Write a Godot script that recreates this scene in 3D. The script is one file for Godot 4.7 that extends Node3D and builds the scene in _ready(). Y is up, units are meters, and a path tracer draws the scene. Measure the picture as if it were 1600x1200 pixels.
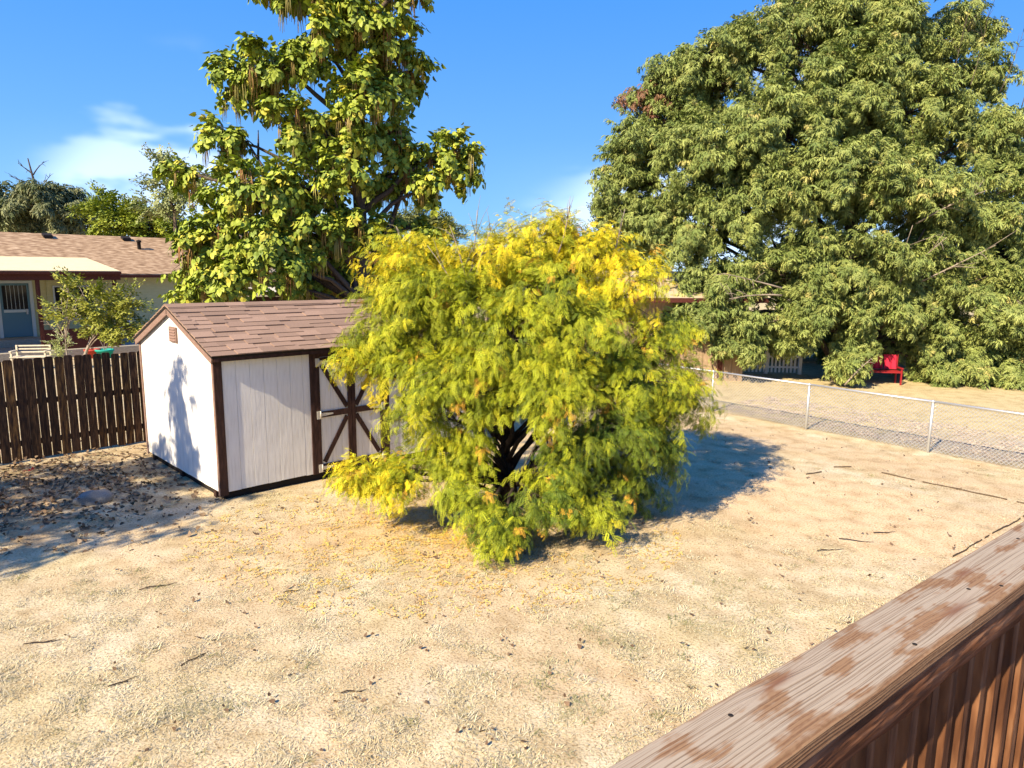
extends Node3D
# A fenced back yard on a sunny autumn day: shed, golden honey locust, neighbours' trees and houses, seen from a raised deck.

const SUN_EL := 35.7      # degrees above the horizon
const SUN_YAW := 40.9     # heading of the light, degrees to the right of straight ahead (-z)
const CENTER := [[-1.49,3.12,-9.10,0.63,0.50,1.80], [-1.63,2.46,-8.80,0.47,0.47,1.35], [-1.89,1.98,-8.70,0.26,0.34,0.54], [-1.20,1.96,-8.60,0.48,0.43,1.30], [-0.97,3.23,-9.60,0.53,0.44,1.20], [-0.63,2.69,-8.50,0.56,0.55,2.02], [0.11,3.36,-9.30,0.53,0.57,1.64], [0.50,3.54,-9.50,0.44,0.44,1.00], [1.08,3.29,-9.30,0.58,0.57,1.80], [1.53,2.92,-9.10,0.52,0.59,1.74], [1.93,2.23,-9.30,0.50,0.53,1.44], [2.37,1.56,-9.20,0.37,0.49,1.02], [1.57,1.85,-8.40,0.51,0.39,1.32], [0.79,2.42,-8.20,0.57,0.47,1.88], [-0.00,2.42,-8.10,0.52,0.51,1.90], [-0.76,1.84,-8.10,0.43,0.42,1.30], [0.59,1.70,-7.90,0.49,0.38,1.41], [1.27,1.28,-8.10,0.49,0.37,1.32], [1.80,0.82,-8.80,0.41,0.34,0.84], [0.78,1.01,-8.20,0.35,0.27,0.66], [-1.94,0.70,-8.10,0.13,0.10,0.45], [-1.71,0.75,-8.30,0.20,0.12,0.45], [-1.43,0.69,-8.00,0.18,0.12,0.45], [-1.22,0.74,-8.30,0.20,0.10,0.45], [-0.87,0.80,-8.40,0.19,0.09,0.45], [-0.64,0.80,-8.50,0.14,0.06,0.45], [-0.24,0.37,-7.40,0.20,0.15,0.45], [0.05,0.36,-7.70,0.24,0.16,0.45], [0.37,0.53,-7.50,0.25,0.17,0.45], [0.71,0.48,-8.10,0.30,0.21,0.45], [1.03,0.39,-7.80,0.22,0.16,0.45], [1.33,0.59,-8.40,0.36,0.26,0.63], [1.82,0.32,-9.00,0.30,0.22,0.45], [-0.09,0.27,-7.20,0.13,0.09,0.45], [0.69,0.83,-8.00,0.25,0.13,0.45], [-0.39,3.05,-10.30,0.66,0.57,1.68], [0.76,2.68,-10.50,0.77,0.68,2.24], [-1.15,2.29,-10.30,0.66,0.57,1.68], [1.59,1.92,-10.40,0.67,0.57,1.68], [-0.00,1.61,-10.40,0.77,0.57,1.92], [-0.91,1.53,-9.70,0.41,0.32,0.66], [1.88,1.12,-10.00,0.51,0.46,1.10], [0.00,1.66,-8.00,0.29,0.21,0.45], [-1.11,2.83,-8.60,0.48,0.44,1.34], [-0.34,3.23,-8.90,0.49,0.41,1.20], [0.38,2.86,-8.40,0.51,0.46,1.58], [0.83,3.58,-9.40,0.43,0.35,0.80], [1.13,1.88,-8.70,0.48,0.48,1.44], [2.10,1.27,-8.90,0.41,0.41,1.00], [-1.81,2.20,-9.30,0.34,0.39,0.74], [-1.36,3.47,-9.30,0.43,0.27,0.64], [-0.31,2.02,-8.20,0.45,0.45,1.44], [0.30,1.98,-8.00,0.44,0.41,1.34], [-0.88,1.08,-8.50,0.27,0.16,0.45], [-0.46,1.12,-8.20,0.20,0.12,0.45], [0.46,0.78,-7.90,0.23,0.12,0.45], [-1.26,1.39,-8.40,0.29,0.22,0.45], [-0.77,1.44,-8.20,0.29,0.20,0.45], [-0.75,0.65,-7.90,0.22,0.12,0.45], [-0.39,0.56,-7.60,0.20,0.11,0.45]]
const CATALPA := [[-3.79,9.19,-18.00,0.93,0.77,1.87], [-4.73,8.56,-17.40,0.75,0.71,1.50], [-2.92,8.86,-18.30,0.69,0.75,1.32], [-5.73,8.00,-17.20,0.77,0.64,1.43], [-6.65,7.75,-17.60,0.49,0.69,0.92], [-2.66,8.04,-18.60,0.45,0.73,0.81], [-3.70,7.50,-17.40,0.78,0.59,1.30], [-5.28,6.61,-17.00,0.68,0.58,1.15], [-7.15,6.33,-17.50,0.57,0.53,0.85], [-6.36,7.41,-18.00,0.47,0.46,0.56], [-3.26,6.57,-18.20,0.63,0.62,1.00], [-3.96,6.64,-17.10,0.53,0.58,0.90], [-1.69,6.09,-18.50,0.77,0.72,1.38], [-2.44,5.94,-18.60,0.71,0.63,1.10], [-2.00,5.35,-18.30,0.54,0.37,0.51], [-3.56,5.39,-18.80,0.65,0.55,0.85], [-6.03,5.14,-16.80,0.87,0.66,1.72], [-6.95,5.03,-17.20,0.62,0.67,1.20], [-5.04,5.17,-17.00,0.73,0.61,1.31], [-7.32,3.97,-17.20,0.68,0.70,1.38], [-5.87,3.95,-16.60,0.80,0.65,1.61], [-7.91,3.51,-17.40,0.54,0.59,0.90], [-4.99,4.22,-17.20,0.65,0.67,1.26], [-6.90,3.06,-16.80,0.73,0.60,1.31], [-5.60,3.22,-16.60,0.72,0.51,1.12], [-8.03,2.73,-17.20,0.50,0.41,0.59], [-4.43,4.62,-17.50,0.54,0.63,0.95], [-4.01,5.64,-17.20,0.65,0.64,1.21], [-4.93,3.06,-18.60,0.64,0.54,0.85], [-2.71,4.32,-18.60,0.58,0.35,0.50], [-3.46,3.92,-19.00,0.66,0.39,0.60], [-4.10,10.00,-19.50,0.84,0.83,1.56], [-5.22,6.63,-19.50,0.84,0.66,1.25], [-3.47,8.11,-19.50,0.67,0.83,1.25], [-1.86,4.07,-18.40,0.35,0.28,0.45], [-5.76,10.18,-18.00,0.62,0.61,1.00], [-3.75,10.48,-18.00,1.09,0.77,2.18], [-2.54,9.92,-18.00,0.47,0.61,0.75], [-8.75,5.68,-18.30,0.41,0.37,0.45], [-4.86,2.90,-18.30,0.63,0.40,0.65], [-5.29,2.72,-17.50,0.54,0.33,0.50], [-4.31,3.32,-18.50,0.54,0.41,0.55], [-4.89,9.61,-17.60,0.67,0.60,1.10], [-4.70,3.56,-18.40,0.68,0.58,0.98], [-3.83,4.41,-17.60,0.55,0.49,0.74], [-3.83,3.24,-18.60,0.62,0.45,0.67], [-4.27,4.00,-17.40,0.51,0.45,0.65]]
const BIG := [[4.15,8.82,-23.60,0.83,0.74,0.45], [5.04,8.27,-23.30,0.99,0.94,0.67], [10.24,9.21,-22.00,1.42,1.22,1.40], [5.98,9.89,-22.60,1.17,0.92,0.82], [4.98,9.29,-22.80,1.05,0.92,0.73], [4.48,7.41,-22.40,1.16,1.03,0.93], [3.29,6.31,-22.80,0.76,0.97,0.55], [3.66,7.38,-22.80,0.76,0.84,0.48], [3.33,5.13,-22.80,0.63,0.84,0.45], [7.69,10.83,-23.20,0.94,0.73,0.50], [5.79,2.95,-20.60,1.02,0.68,0.65], [5.41,2.12,-20.40,0.64,0.53,0.45], [6.56,1.01,-20.30,0.56,0.30,0.45], [9.65,0.60,-19.80,0.33,0.15,0.45], [13.29,0.20,-20.40,0.94,0.49,0.45], [12.53,0.45,-20.60,0.68,0.38,0.45], [11.31,10.24,-22.40,1.24,1.03,1.00], [3.62,6.34,-23.00,0.85,1.06,0.67], [4.20,4.91,-22.50,1.24,1.04,1.00], [5.73,9.07,-23.00,1.27,1.27,1.20], [7.13,9.69,-22.50,1.24,1.16,1.12], [8.84,10.41,-23.00,1.48,1.27,1.40], [10.42,11.06,-22.70,1.67,1.25,1.60], [12.61,10.44,-23.00,1.48,1.06,1.17], [14.75,9.62,-23.40,1.29,1.08,1.00], [5.65,6.71,-21.50,1.58,1.31,1.76], [7.51,7.35,-21.00,1.74,1.28,1.98], [9.70,8.36,-21.50,1.78,1.31,1.98], [11.80,8.02,-21.50,1.58,1.19,1.60], [14.28,7.41,-22.00,1.22,1.22,1.20], [5.37,4.66,-21.50,1.58,1.19,1.60], [7.11,5.15,-20.50,1.62,1.25,1.89], [8.94,5.83,-20.20,1.67,1.23,1.98], [11.29,5.53,-20.50,1.70,1.25,1.98], [13.69,5.06,-21.00,1.35,1.35,1.63], [16.64,6.84,-23.00,1.27,1.69,1.60], [16.29,3.81,-22.00,1.22,1.62,1.60], [6.08,3.14,-21.00,1.16,0.77,0.80], [7.69,3.16,-20.20,1.41,0.93,1.27], [9.56,3.71,-20.00,1.47,1.10,1.60], [11.61,3.19,-20.00,1.47,1.10,1.60], [13.95,2.66,-20.40,1.24,1.13,1.32], [6.28,1.92,-20.80,0.84,0.65,0.50], [7.41,1.78,-20.20,0.86,0.45,0.45], [8.97,2.08,-20.00,1.10,0.66,0.72], [10.73,2.08,-20.20,1.12,0.67,0.72], [12.70,1.51,-20.60,1.14,0.64,0.68], [14.32,1.07,-20.40,0.94,0.71,0.63], [15.53,1.32,-20.80,0.96,1.07,0.93], [10.09,1.35,-20.10,0.48,0.30,0.45], [8.36,1.19,-20.60,0.49,0.27,0.45], [10.95,0.75,-26.40,2.67,1.12,1.69], [14.38,0.53,-26.40,2.67,1.22,1.83], [17.67,0.46,-26.20,2.41,1.30,1.80], [9.75,12.04,-25.00,1.38,1.38,1.20], [11.62,12.44,-23.00,1.48,1.06,1.17], [14.72,11.54,-24.00,1.10,0.88,0.67], [8.94,7.59,-25.50,2.58,2.58,2.60], [13.45,7.63,-25.50,3.05,2.82,2.60], [11.31,3.39,-25.00,2.76,2.07,2.60], [15.80,3.87,-25.00,2.30,2.53,2.60], [14.81,-0.02,-20.10,0.74,0.41,0.45], [12.26,0.94,-21.40,0.87,0.35,0.45]]
const HED1 := [[-30.89,6.62,-44.00,2.43,1.62,1.00], [-28.24,6.74,-43.00,2.18,1.78,1.03], [-27.33,6.65,-44.00,1.70,1.82,0.79], [-32.87,6.60,-44.00,2.03,1.82,0.94]]
const HED2 := [[-22.90,6.07,-40.00,1.18,1.25,0.91], [-21.48,5.84,-40.00,1.47,1.10,1.00], [-19.87,5.67,-40.00,1.47,1.10,1.00]]
const HED3 := [[-17.10,7.31,-36.00,1.33,1.33,1.00], [-17.68,8.24,-36.00,0.86,0.66,0.45], [-15.84,7.01,-36.00,1.33,1.46,1.10], [-18.14,6.37,-36.00,0.86,0.53,0.45]]
const SMALL := [[-11.50,1.91,-20.00,0.66,0.55,2.60], [-10.92,2.28,-20.00,0.41,0.44,1.57], [-11.76,2.11,-19.70,0.47,0.47,2.01], [-12.77,2.63,-19.80,0.26,0.22,0.50], [-12.46,2.81,-20.00,0.15,0.22,0.45], [-11.05,1.47,-19.80,0.47,0.29,1.24], [-12.95,2.09,-19.80,0.22,0.13,0.45], [-11.64,1.48,-19.70,0.44,0.25,1.00], [-12.62,1.83,-19.70,0.33,0.15,0.45]]
const FAR := [[-7.93,7.35,-60.00,2.76,0.99,0.75], [-6.05,6.57,-60.00,2.21,0.99,0.60], [8.49,8.27,-60.00,1.66,2.21,1.00], [11.30,5.12,-60.00,2.76,2.21,1.67], [6.97,4.55,-60.00,3.31,2.21,2.00]]
const SHADE := [[-10.4,3.2,-4.0,1.9,1.0], [-9.5,3.0,-3.0,1.0,0.8], [-12.0,3.4,-5.4,1.4,1.0], [-10.2,4.6,-4.3,1.7,1.0], [-9.3,4.4,-3.4,1.0,0.9], [-11.6,4.5,-5.2,1.1,0.9], [-10.3,5.8,-4.5,1.0,0.8], [-10.2,6.6,-4.5,0.5,0.55], [-9.35,5.0,-3.7,0.5,0.5], [-11.3,5.2,-5.3,0.55,0.5], [-12.6,3.3,-6.4,1.2,0.9]]
const LOCUST_GOLD := [0, 2, 4, 6, 7, 8, 9, 20, 21, 22, 35, 44, 46, 50]
const LOCUST_GREEN := [17, 18, 19, 26, 27, 28, 29, 31, 32, 34, 39, 40, 41, 47]
const ASH_RED := [0, 1]


var rng := RandomNumberGenerator.new()
var used := {}
var M := {}
var box_mesh: BoxMesh

# ------------------------------------------------------------------ naming
func numbered(called: String) -> String:
	var n: int = used.get(called, 0)
	used[called] = n + 1
	return called if n == 0 else "%s_%03d" % [called, n]

func tag(o: Node3D, label: String, category := "", group := "", kind := "") -> Node3D:
	if label != "": o.set_meta("label", label)
	if category != "": o.set_meta("category", category)
	if group != "": o.set_meta("group", group)
	if kind != "": o.set_meta("kind", kind)
	return o

func thing(called: String, label: String, category: String, at := Vector3.ZERO, turn := 0.0, group := "") -> Node3D:
	var o := Node3D.new()
	o.name = numbered(called)
	add_child(o)
	o.position = at
	o.rotation.y = turn
	tag(o, label, category, group)
	return o

func put(mesh: Mesh, called: String, mat: Material, parent: Node3D, xf := Transform3D.IDENTITY) -> MeshInstance3D:
	var o := MeshInstance3D.new()
	o.name = numbered(called) if parent == self else called
	o.mesh = mesh
	o.material_override = mat
	o.transform = xf
	parent.add_child(o, true)
	return o

func build(st: SurfaceTool, called: String, mat: Material, parent: Node3D, xf := Transform3D.IDENTITY) -> MeshInstance3D:
	st.generate_normals()
	return put(st.commit(), called, mat, parent, xf)

func part_box(called: String, mat: Material, parent: Node3D, lo: Vector3, hi: Vector3, bevel := 0.0) -> MeshInstance3D:
	# a box between two corners of the parent's own frame
	var mid := (lo + hi) * 0.5
	var size := (hi - lo).abs()
	if bevel <= 0.0:
		return put(box_mesh, called, mat, parent, Transform3D(Basis.from_scale(size), mid))
	var st := begin()
	add_bevel_box(st, Transform3D(Basis.IDENTITY, Vector3.ZERO), size, bevel)
	return build(st, called, mat, parent, Transform3D(Basis.IDENTITY, mid))

# ------------------------------------------------------------------ shapes
func begin() -> SurfaceTool:
	var st := SurfaceTool.new()
	st.begin(Mesh.PRIMITIVE_TRIANGLES)
	st.set_smooth_group(-1)
	return st

func tri(st: SurfaceTool, a: Vector3, b: Vector3, c: Vector3) -> void:
	st.add_vertex(a); st.add_vertex(b); st.add_vertex(c)

func quad(st: SurfaceTool, a: Vector3, b: Vector3, c: Vector3, d: Vector3) -> void:
	tri(st, a, b, c); tri(st, a, c, d)

func add_box(st: SurfaceTool, xf: Transform3D, s: Vector3) -> void:
	var h := s * 0.5
	var p := []
	for i in 8:
		p.append(xf * Vector3(h.x if i & 1 else -h.x, h.y if i & 2 else -h.y, h.z if i & 4 else -h.z))
	quad(st, p[0], p[2], p[3], p[1]); quad(st, p[4], p[5], p[7], p[6])
	quad(st, p[0], p[1], p[5], p[4]); quad(st, p[2], p[6], p[7], p[3])
	quad(st, p[0], p[4], p[6], p[2]); quad(st, p[1], p[3], p[7], p[5])

func add_bevel_box(st: SurfaceTool, xf: Transform3D, s: Vector3, b: float) -> void:
	var h := s * 0.5
	var g := func(sx: float, sy: float, sz: float, k: int) -> Vector3:
		# the corner point that lies on the face across axis k
		return xf * Vector3(sx * (h.x - (0.0 if k == 0 else b)), sy * (h.y - (0.0 if k == 1 else b)), sz * (h.z - (0.0 if k == 2 else b)))
	for s1 in [-1.0, 1.0]:
		quad(st, g.call(s1, -1, -1, 0), g.call(s1, -1, 1, 0), g.call(s1, 1, 1, 0), g.call(s1, 1, -1, 0))
		quad(st, g.call(-1, s1, -1, 1), g.call(1, s1, -1, 1), g.call(1, s1, 1, 1), g.call(-1, s1, 1, 1))
		quad(st, g.call(-1, -1, s1, 2), g.call(-1, 1, s1, 2), g.call(1, 1, s1, 2), g.call(1, -1, s1, 2))
		for s2 in [-1.0, 1.0]:
			quad(st, g.call(s1, s2, -1, 0), g.call(s1, s2, 1, 0), g.call(s1, s2, 1, 1), g.call(s1, s2, -1, 1))
			quad(st, g.call(s1, -1, s2, 0), g.call(s1, 1, s2, 0), g.call(s1, 1, s2, 2), g.call(s1, -1, s2, 2))
			quad(st, g.call(-1, s1, s2, 1), g.call(1, s1, s2, 1), g.call(1, s1, s2, 2), g.call(-1, s1, s2, 2))
			for s3 in [-1.0, 1.0]:
				tri(st, g.call(s1, s2, s3, 0), g.call(s1, s2, s3, 1), g.call(s1, s2, s3, 2))

func add_prism(st: SurfaceTool, pts: Array, ax: Vector3, ay: Vector3, off: Vector3, thick: Vector3) -> void:
	# a convex outline (2-D points on ax, ay) pulled along thick
	var a := []
	var b := []
	for p in pts:
		var q: Vector3 = off + ax * p.x + ay * p.y
		a.append(q); b.append(q + thick)
	for i in range(1, a.size() - 1):
		tri(st, a[0], a[i + 1], a[i]); tri(st, b[0], b[i], b[i + 1])
	for i in a.size():
		var j := (i + 1) % a.size()
		quad(st, a[i], a[j], b[j], b[i])

func add_tube(st: SurfaceTool, pts: Array, radii: Array, sides := 5, smooth := true) -> void:
	st.set_smooth_group(1 if smooth else -1)
	var rings := []
	for i in pts.size():
		var d: Vector3 = (pts[min(i + 1, pts.size() - 1)] - pts[max(i - 1, 0)])
		d = d.normalized() if d.length() > 1e-6 else Vector3.UP
		var s := d.cross(Vector3(0.31, 0.2, 0.93))
		if s.length() < 0.1: s = d.cross(Vector3.RIGHT)
		s = s.normalized()
		var t := d.cross(s)
		var ring := []
		for k in sides:
			var a := TAU * k / sides
			ring.append(pts[i] + (s * cos(a) + t * sin(a)) * radii[i])
		rings.append(ring)
	for i in rings.size() - 1:
		for k in sides:
			var k2 := (k + 1) % sides
			quad(st, rings[i][k], rings[i][k2], rings[i + 1][k2], rings[i + 1][k])
	for k in range(1, sides - 1):
		var e: Array = rings[rings.size() - 1]
		tri(st, e[0], e[k], e[k + 1])
		tri(st, rings[0][0], rings[0][k + 1], rings[0][k])
	st.set_smooth_group(-1)

func add_lathe(st: SurfaceTool, prof: Array, at: Vector3, sides := 14) -> void:
	st.set_smooth_group(1)
	for i in prof.size() - 1:
		for k in sides:
			var a := TAU * k / sides
			var b := TAU * (k + 1) / sides
			var f := func(p: Vector2, w: float) -> Vector3: return at + Vector3(cos(w) * p.x, p.y, sin(w) * p.x)
			quad(st, f.call(prof[i], a), f.call(prof[i], b), f.call(prof[i + 1], b), f.call(prof[i + 1], a))
	st.set_smooth_group(-1)

func bez(a: Vector3, b: Vector3, c: Vector3, t: float) -> Vector3:
	return a.lerp(b, t).lerp(b.lerp(c, t), t)

func rvec() -> Vector3:
	while true:
		var v := Vector3(rng.randf_range(-1, 1), rng.randf_range(-1, 1), rng.randf_range(-1, 1))
		if v.length() < 1.0 and v.length() > 0.05: return v
	return Vector3.UP

# ------------------------------------------------------------------ materials
func srgb(r: float, g: float, b: float) -> Color:
	# from linear base colour to what albedo_color wants
	return Color(r, g, b).linear_to_srgb()

func ramp_tex(noise_seed: int, freq: float, size: int, stops: Array, octaves := 4, kind := FastNoiseLite.TYPE_SIMPLEX_SMOOTH, height := 0) -> ImageTexture:
	var n := FastNoiseLite.new()
	n.seed = noise_seed; n.frequency = freq; n.noise_type = kind
	n.fractal_octaves = octaves; n.fractal_type = FastNoiseLite.FRACTAL_FBM
	var hh := height if height > 0 else size
	var src := n.get_seamless_image(size, hh)
	src.convert(Image.FORMAT_L8)
	var lut := []
	for i in 256:
		var t := i / 255.0
		var c: Color = stops[0][1]
		for k in stops.size() - 1:
			if t >= stops[k][0]:
				c = stops[k][1].lerp(stops[k + 1][1], clampf((t - stops[k][0]) / (stops[k + 1][0] - stops[k][0]), 0, 1))
		lut.append(c.linear_to_srgb())
	var bytes := src.get_data()
	var out := PackedByteArray()
	out.resize(bytes.size() * 3)
	var r8 := PackedByteArray(); var g8 := PackedByteArray(); var b8 := PackedByteArray()
	for i in 256:
		r8.append(int(clampf(lut[i].r, 0, 1) * 255)); g8.append(int(clampf(lut[i].g, 0, 1) * 255)); b8.append(int(clampf(lut[i].b, 0, 1) * 255))
	for i in bytes.size():
		var v := bytes[i]
		out[i * 3] = r8[v]; out[i * 3 + 1] = g8[v]; out[i * 3 + 2] = b8[v]
	return ImageTexture.create_from_image(Image.create_from_data(size, hh, false, Image.FORMAT_RGB8, out))

func normal_tex(noise_seed: int, freq: float, size: int, strength: float, octaves := 4) -> ImageTexture:
	var n := FastNoiseLite.new()
	n.seed = noise_seed; n.frequency = freq; n.noise_type = FastNoiseLite.TYPE_SIMPLEX_SMOOTH
	n.fractal_octaves = octaves
	var im := n.get_seamless_image(size, size)
	im.convert(Image.FORMAT_L8)
	im.bump_map_to_normal_map(strength)
	return ImageTexture.create_from_image(im)

func plain(r: float, g: float, b: float, rough := 0.85, metal := 0.0) -> StandardMaterial3D:
	var m := StandardMaterial3D.new()
	m.albedo_color = srgb(r, g, b); m.roughness = rough; m.metallic = metal
	m.metallic_specular = 0.3
	return m

func grained(stops: Array, noise_seed: int, freq: float, scale: Vector3, rough := 0.85, world := true, bump := 0.0, size := 256) -> StandardMaterial3D:
	# a material with a computed colour noise laid triplanar at the given repeats per metre
	var m := StandardMaterial3D.new()
	m.albedo_texture = ramp_tex(noise_seed, freq, size, stops)
	m.uv1_triplanar = true
	m.uv1_world_triplanar = world
	m.uv1_scale = scale
	m.roughness = rough
	m.metallic_specular = 0.3
	if bump > 0.0:
		m.normal_enabled = true
		m.normal_texture = normal_tex(noise_seed + 7, freq, size, 6.0)
		m.normal_scale = bump
	return m

func leaf_mat(back: Color, rough := 0.55) -> StandardMaterial3D:
	var m := StandardMaterial3D.new()
	m.albedo_color = Color.WHITE
	m.vertex_color_use_as_albedo = true
	m.roughness = rough
	m.metallic_specular = 0.35
	m.cull_mode = BaseMaterial3D.CULL_DISABLED
	m.backlight_enabled = true
	m.backlight = back
	return m

func make_materials() -> void:
	var C := func(r: float, g: float, b: float) -> Color: return Color(r, g, b)
	M.white_paint = grained([[0.0, C.call(0.60, 0.56, 0.50)], [0.34, C.call(0.73, 0.695, 0.64)], [0.6, C.call(0.78, 0.75, 0.695)], [1.0, C.call(0.80, 0.77, 0.72)]], 11, 0.03, Vector3(3.5, 0.25, 3.5), 0.6, true, 0.12)
	M.brown_trim = grained([[0.0, C.call(0.026, 0.012, 0.009)], [0.5, C.call(0.044, 0.021, 0.016)], [1.0, C.call(0.07, 0.036, 0.028)]], 12, 0.03, Vector3(3, 0.5, 3), 0.6, true, 0.25)
	M.rake_trim = grained([[0.0, C.call(0.17, 0.105, 0.08)], [0.5, C.call(0.22, 0.14, 0.11)], [1.0, C.call(0.28, 0.19, 0.155)]], 13, 0.03, Vector3(2, 2, 2), 0.7)
	M.shingle = []
	for k in 5:
		var s: float = [1.22, 1.35, 1.45, 1.55, 1.68][k]
		M.shingle.append(grained([[0.0, C.call(0.115 * s, 0.073 * s, 0.052 * s)], [0.5, C.call(0.185 * s, 0.122 * s, 0.088 * s)], [1.0, C.call(0.26 * s, 0.178 * s, 0.132 * s)]], 20 + k, 0.12, Vector3(2.2, 2.2, 2.2), 0.95))
	M.dark = plain(0.02, 0.016, 0.014, 0.8)
	M.galv = plain(0.55, 0.56, 0.57, 0.42, 0.7)
	M.hinge = plain(0.62, 0.58, 0.50, 0.5, 0.4)
	M.fence_wood = []
	for k in 4:
		var s: float = [0.5, 0.65, 0.8, 0.75][k]
		var orange: float = [1.0, 1.0, 1.0, 1.5][k]
		M.fence_wood.append(grained([[0.0, C.call(0.018 * s, 0.011 * s, 0.008 * s)], [0.42, C.call(0.05 * s, 0.027 * s, 0.017 * s)], [0.62, C.call(0.10 * s * orange, 0.052 * s * orange, 0.026 * s)], [0.82, C.call(0.17 * s * orange, 0.09 * s * orange, 0.042 * s)], [1.0, C.call(0.30 * s, 0.19 * s, 0.10 * s)]], 30 + k, 0.025, Vector3(4.5, 0.45, 4.5), 0.8, true, 0.5))
	M.cap_wood = cap_material()
	M.deck_wood = grained([[0.0, C.call(0.045, 0.017, 0.008)], [0.45, C.call(0.115, 0.048, 0.021)], [0.7, C.call(0.19, 0.085, 0.038)], [1.0, C.call(0.27, 0.14, 0.07)]], 41, 0.02, Vector3(5, 0.6, 5), 0.75, true, 0.6)
	M.rail_wood = grained([[0.0, C.call(0.03, 0.014, 0.008)], [0.45, C.call(0.11, 0.045, 0.022)], [0.62, C.call(0.17, 0.075, 0.038)], [1.0, C.call(0.26, 0.14, 0.08)]], 42, 0.018, Vector3(0.7, 7, 7), 0.7, false, 1.0)
	M.bark = grained([[0.0, C.call(0.035, 0.026, 0.02)], [0.5, C.call(0.09, 0.068, 0.052)], [1.0, C.call(0.17, 0.135, 0.105)]], 50, 0.04, Vector3(3.5, 0.8, 3.5), 0.9, true, 0.8)
	M.bark_dark = grained([[0.0, C.call(0.02, 0.015, 0.012)], [0.5, C.call(0.05, 0.036, 0.028)], [1.0, C.call(0.10, 0.075, 0.06)]], 51, 0.04, Vector3(3.5, 0.8, 3.5), 0.9, true, 0.8)
	M.twig_pale = grained([[0.0, C.call(0.17, 0.13, 0.10)], [1.0, C.call(0.40, 0.34, 0.28)]], 52, 0.04, Vector3(3, 1, 3), 0.9)
	M.locust_leaf = leaf_mat(Color(0.42, 0.46, 0.05))
	M.leaf = leaf_mat(Color(0.30, 0.40, 0.08))
	M.pod = leaf_mat(Color(0.05, 0.05, 0.02), 0.7)
	M.dry = leaf_mat(Color(0.10, 0.08, 0.04), 0.9)
	M.house_siding = grained([[0.0, C.call(0.44, 0.43, 0.22)], [0.5, C.call(0.50, 0.49, 0.27)], [1.0, C.call(0.56, 0.55, 0.32)]], 60, 0.03, Vector3(0.6, 2, 0.6), 0.7)
	M.house_roof = grained([[0.0, C.call(0.13, 0.08, 0.045)], [0.38, C.call(0.26, 0.165, 0.095)], [0.6, C.call(0.37, 0.25, 0.15)], [0.8, C.call(0.47, 0.335, 0.21)], [1.0, C.call(0.57, 0.43, 0.29)]], 61, 0.05, Vector3(0.17, 0.5, 0.5), 0.95, false, 0.0)
	M.tan_roof = grained([[0.0, C.call(0.36, 0.28, 0.18)], [0.5, C.call(0.46, 0.37, 0.25)], [1.0, C.call(0.55, 0.45, 0.32)]], 62, 0.06, Vector3(0.8, 1.6, 1.6), 0.95)
	M.canopy = grained([[0.0, C.call(0.66, 0.54, 0.30)], [1.0, C.call(0.72, 0.60, 0.35)]], 63, 0.02, Vector3(0.4, 0.4, 0.4), 0.6)
	M.red_brown = grained([[0.0, C.call(0.05, 0.014, 0.010)], [1.0, C.call(0.10, 0.03, 0.02)]], 64, 0.03, Vector3(2, 2, 2), 0.7)
	M.tan_wall = grained([[0.0, C.call(0.24, 0.165, 0.10)], [0.5, C.call(0.33, 0.235, 0.15)], [1.0, C.call(0.40, 0.29, 0.20)]], 65, 0.03, Vector3(1.5, 0.4, 1.5), 0.85, true, 0.2)
	M.slate_door = plain(0.10, 0.20, 0.26, 0.5)
	M.door_frame = plain(0.48, 0.55, 0.56, 0.5)
	M.glass = plain(0.015, 0.018, 0.02, 0.08)
	M.glass.metallic_specular = 0.5
	M.concrete = grained([[0.0, C.call(0.24, 0.21, 0.16)], [1.0, C.call(0.42, 0.38, 0.31)]], 66, 0.05, Vector3(1, 1, 1), 0.9)
	M.pale_wood = grained([[0.0, C.call(0.42, 0.36, 0.26)], [1.0, C.call(0.66, 0.60, 0.48)]], 67, 0.04, Vector3(2, 2, 2), 0.8)
	M.red_paint = plain(0.26, 0.018, 0.02, 0.5)
	M.red_cloth = plain(0.42, 0.02, 0.045, 0.9)
	M.teal = plain(0.02, 0.30, 0.24, 0.5)
	M.red_pot = plain(0.42, 0.06, 0.04, 0.6)
	M.white_plain = plain(0.78, 0.77, 0.75, 0.6)
	M.lavender = plain(0.52, 0.52, 0.66, 0.7)
	M.rock = grained([[0.0, C.call(0.10, 0.095, 0.09)], [0.5, C.call(0.20, 0.19, 0.175)], [1.0, C.call(0.32, 0.30, 0.27)]], 68, 0.08, Vector3(3, 3, 3), 0.9, true, 0.6)
	M.edging = plain(0.09, 0.065, 0.045, 0.9)
	M.twig = plain(0.045, 0.030, 0.022, 0.9)

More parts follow.
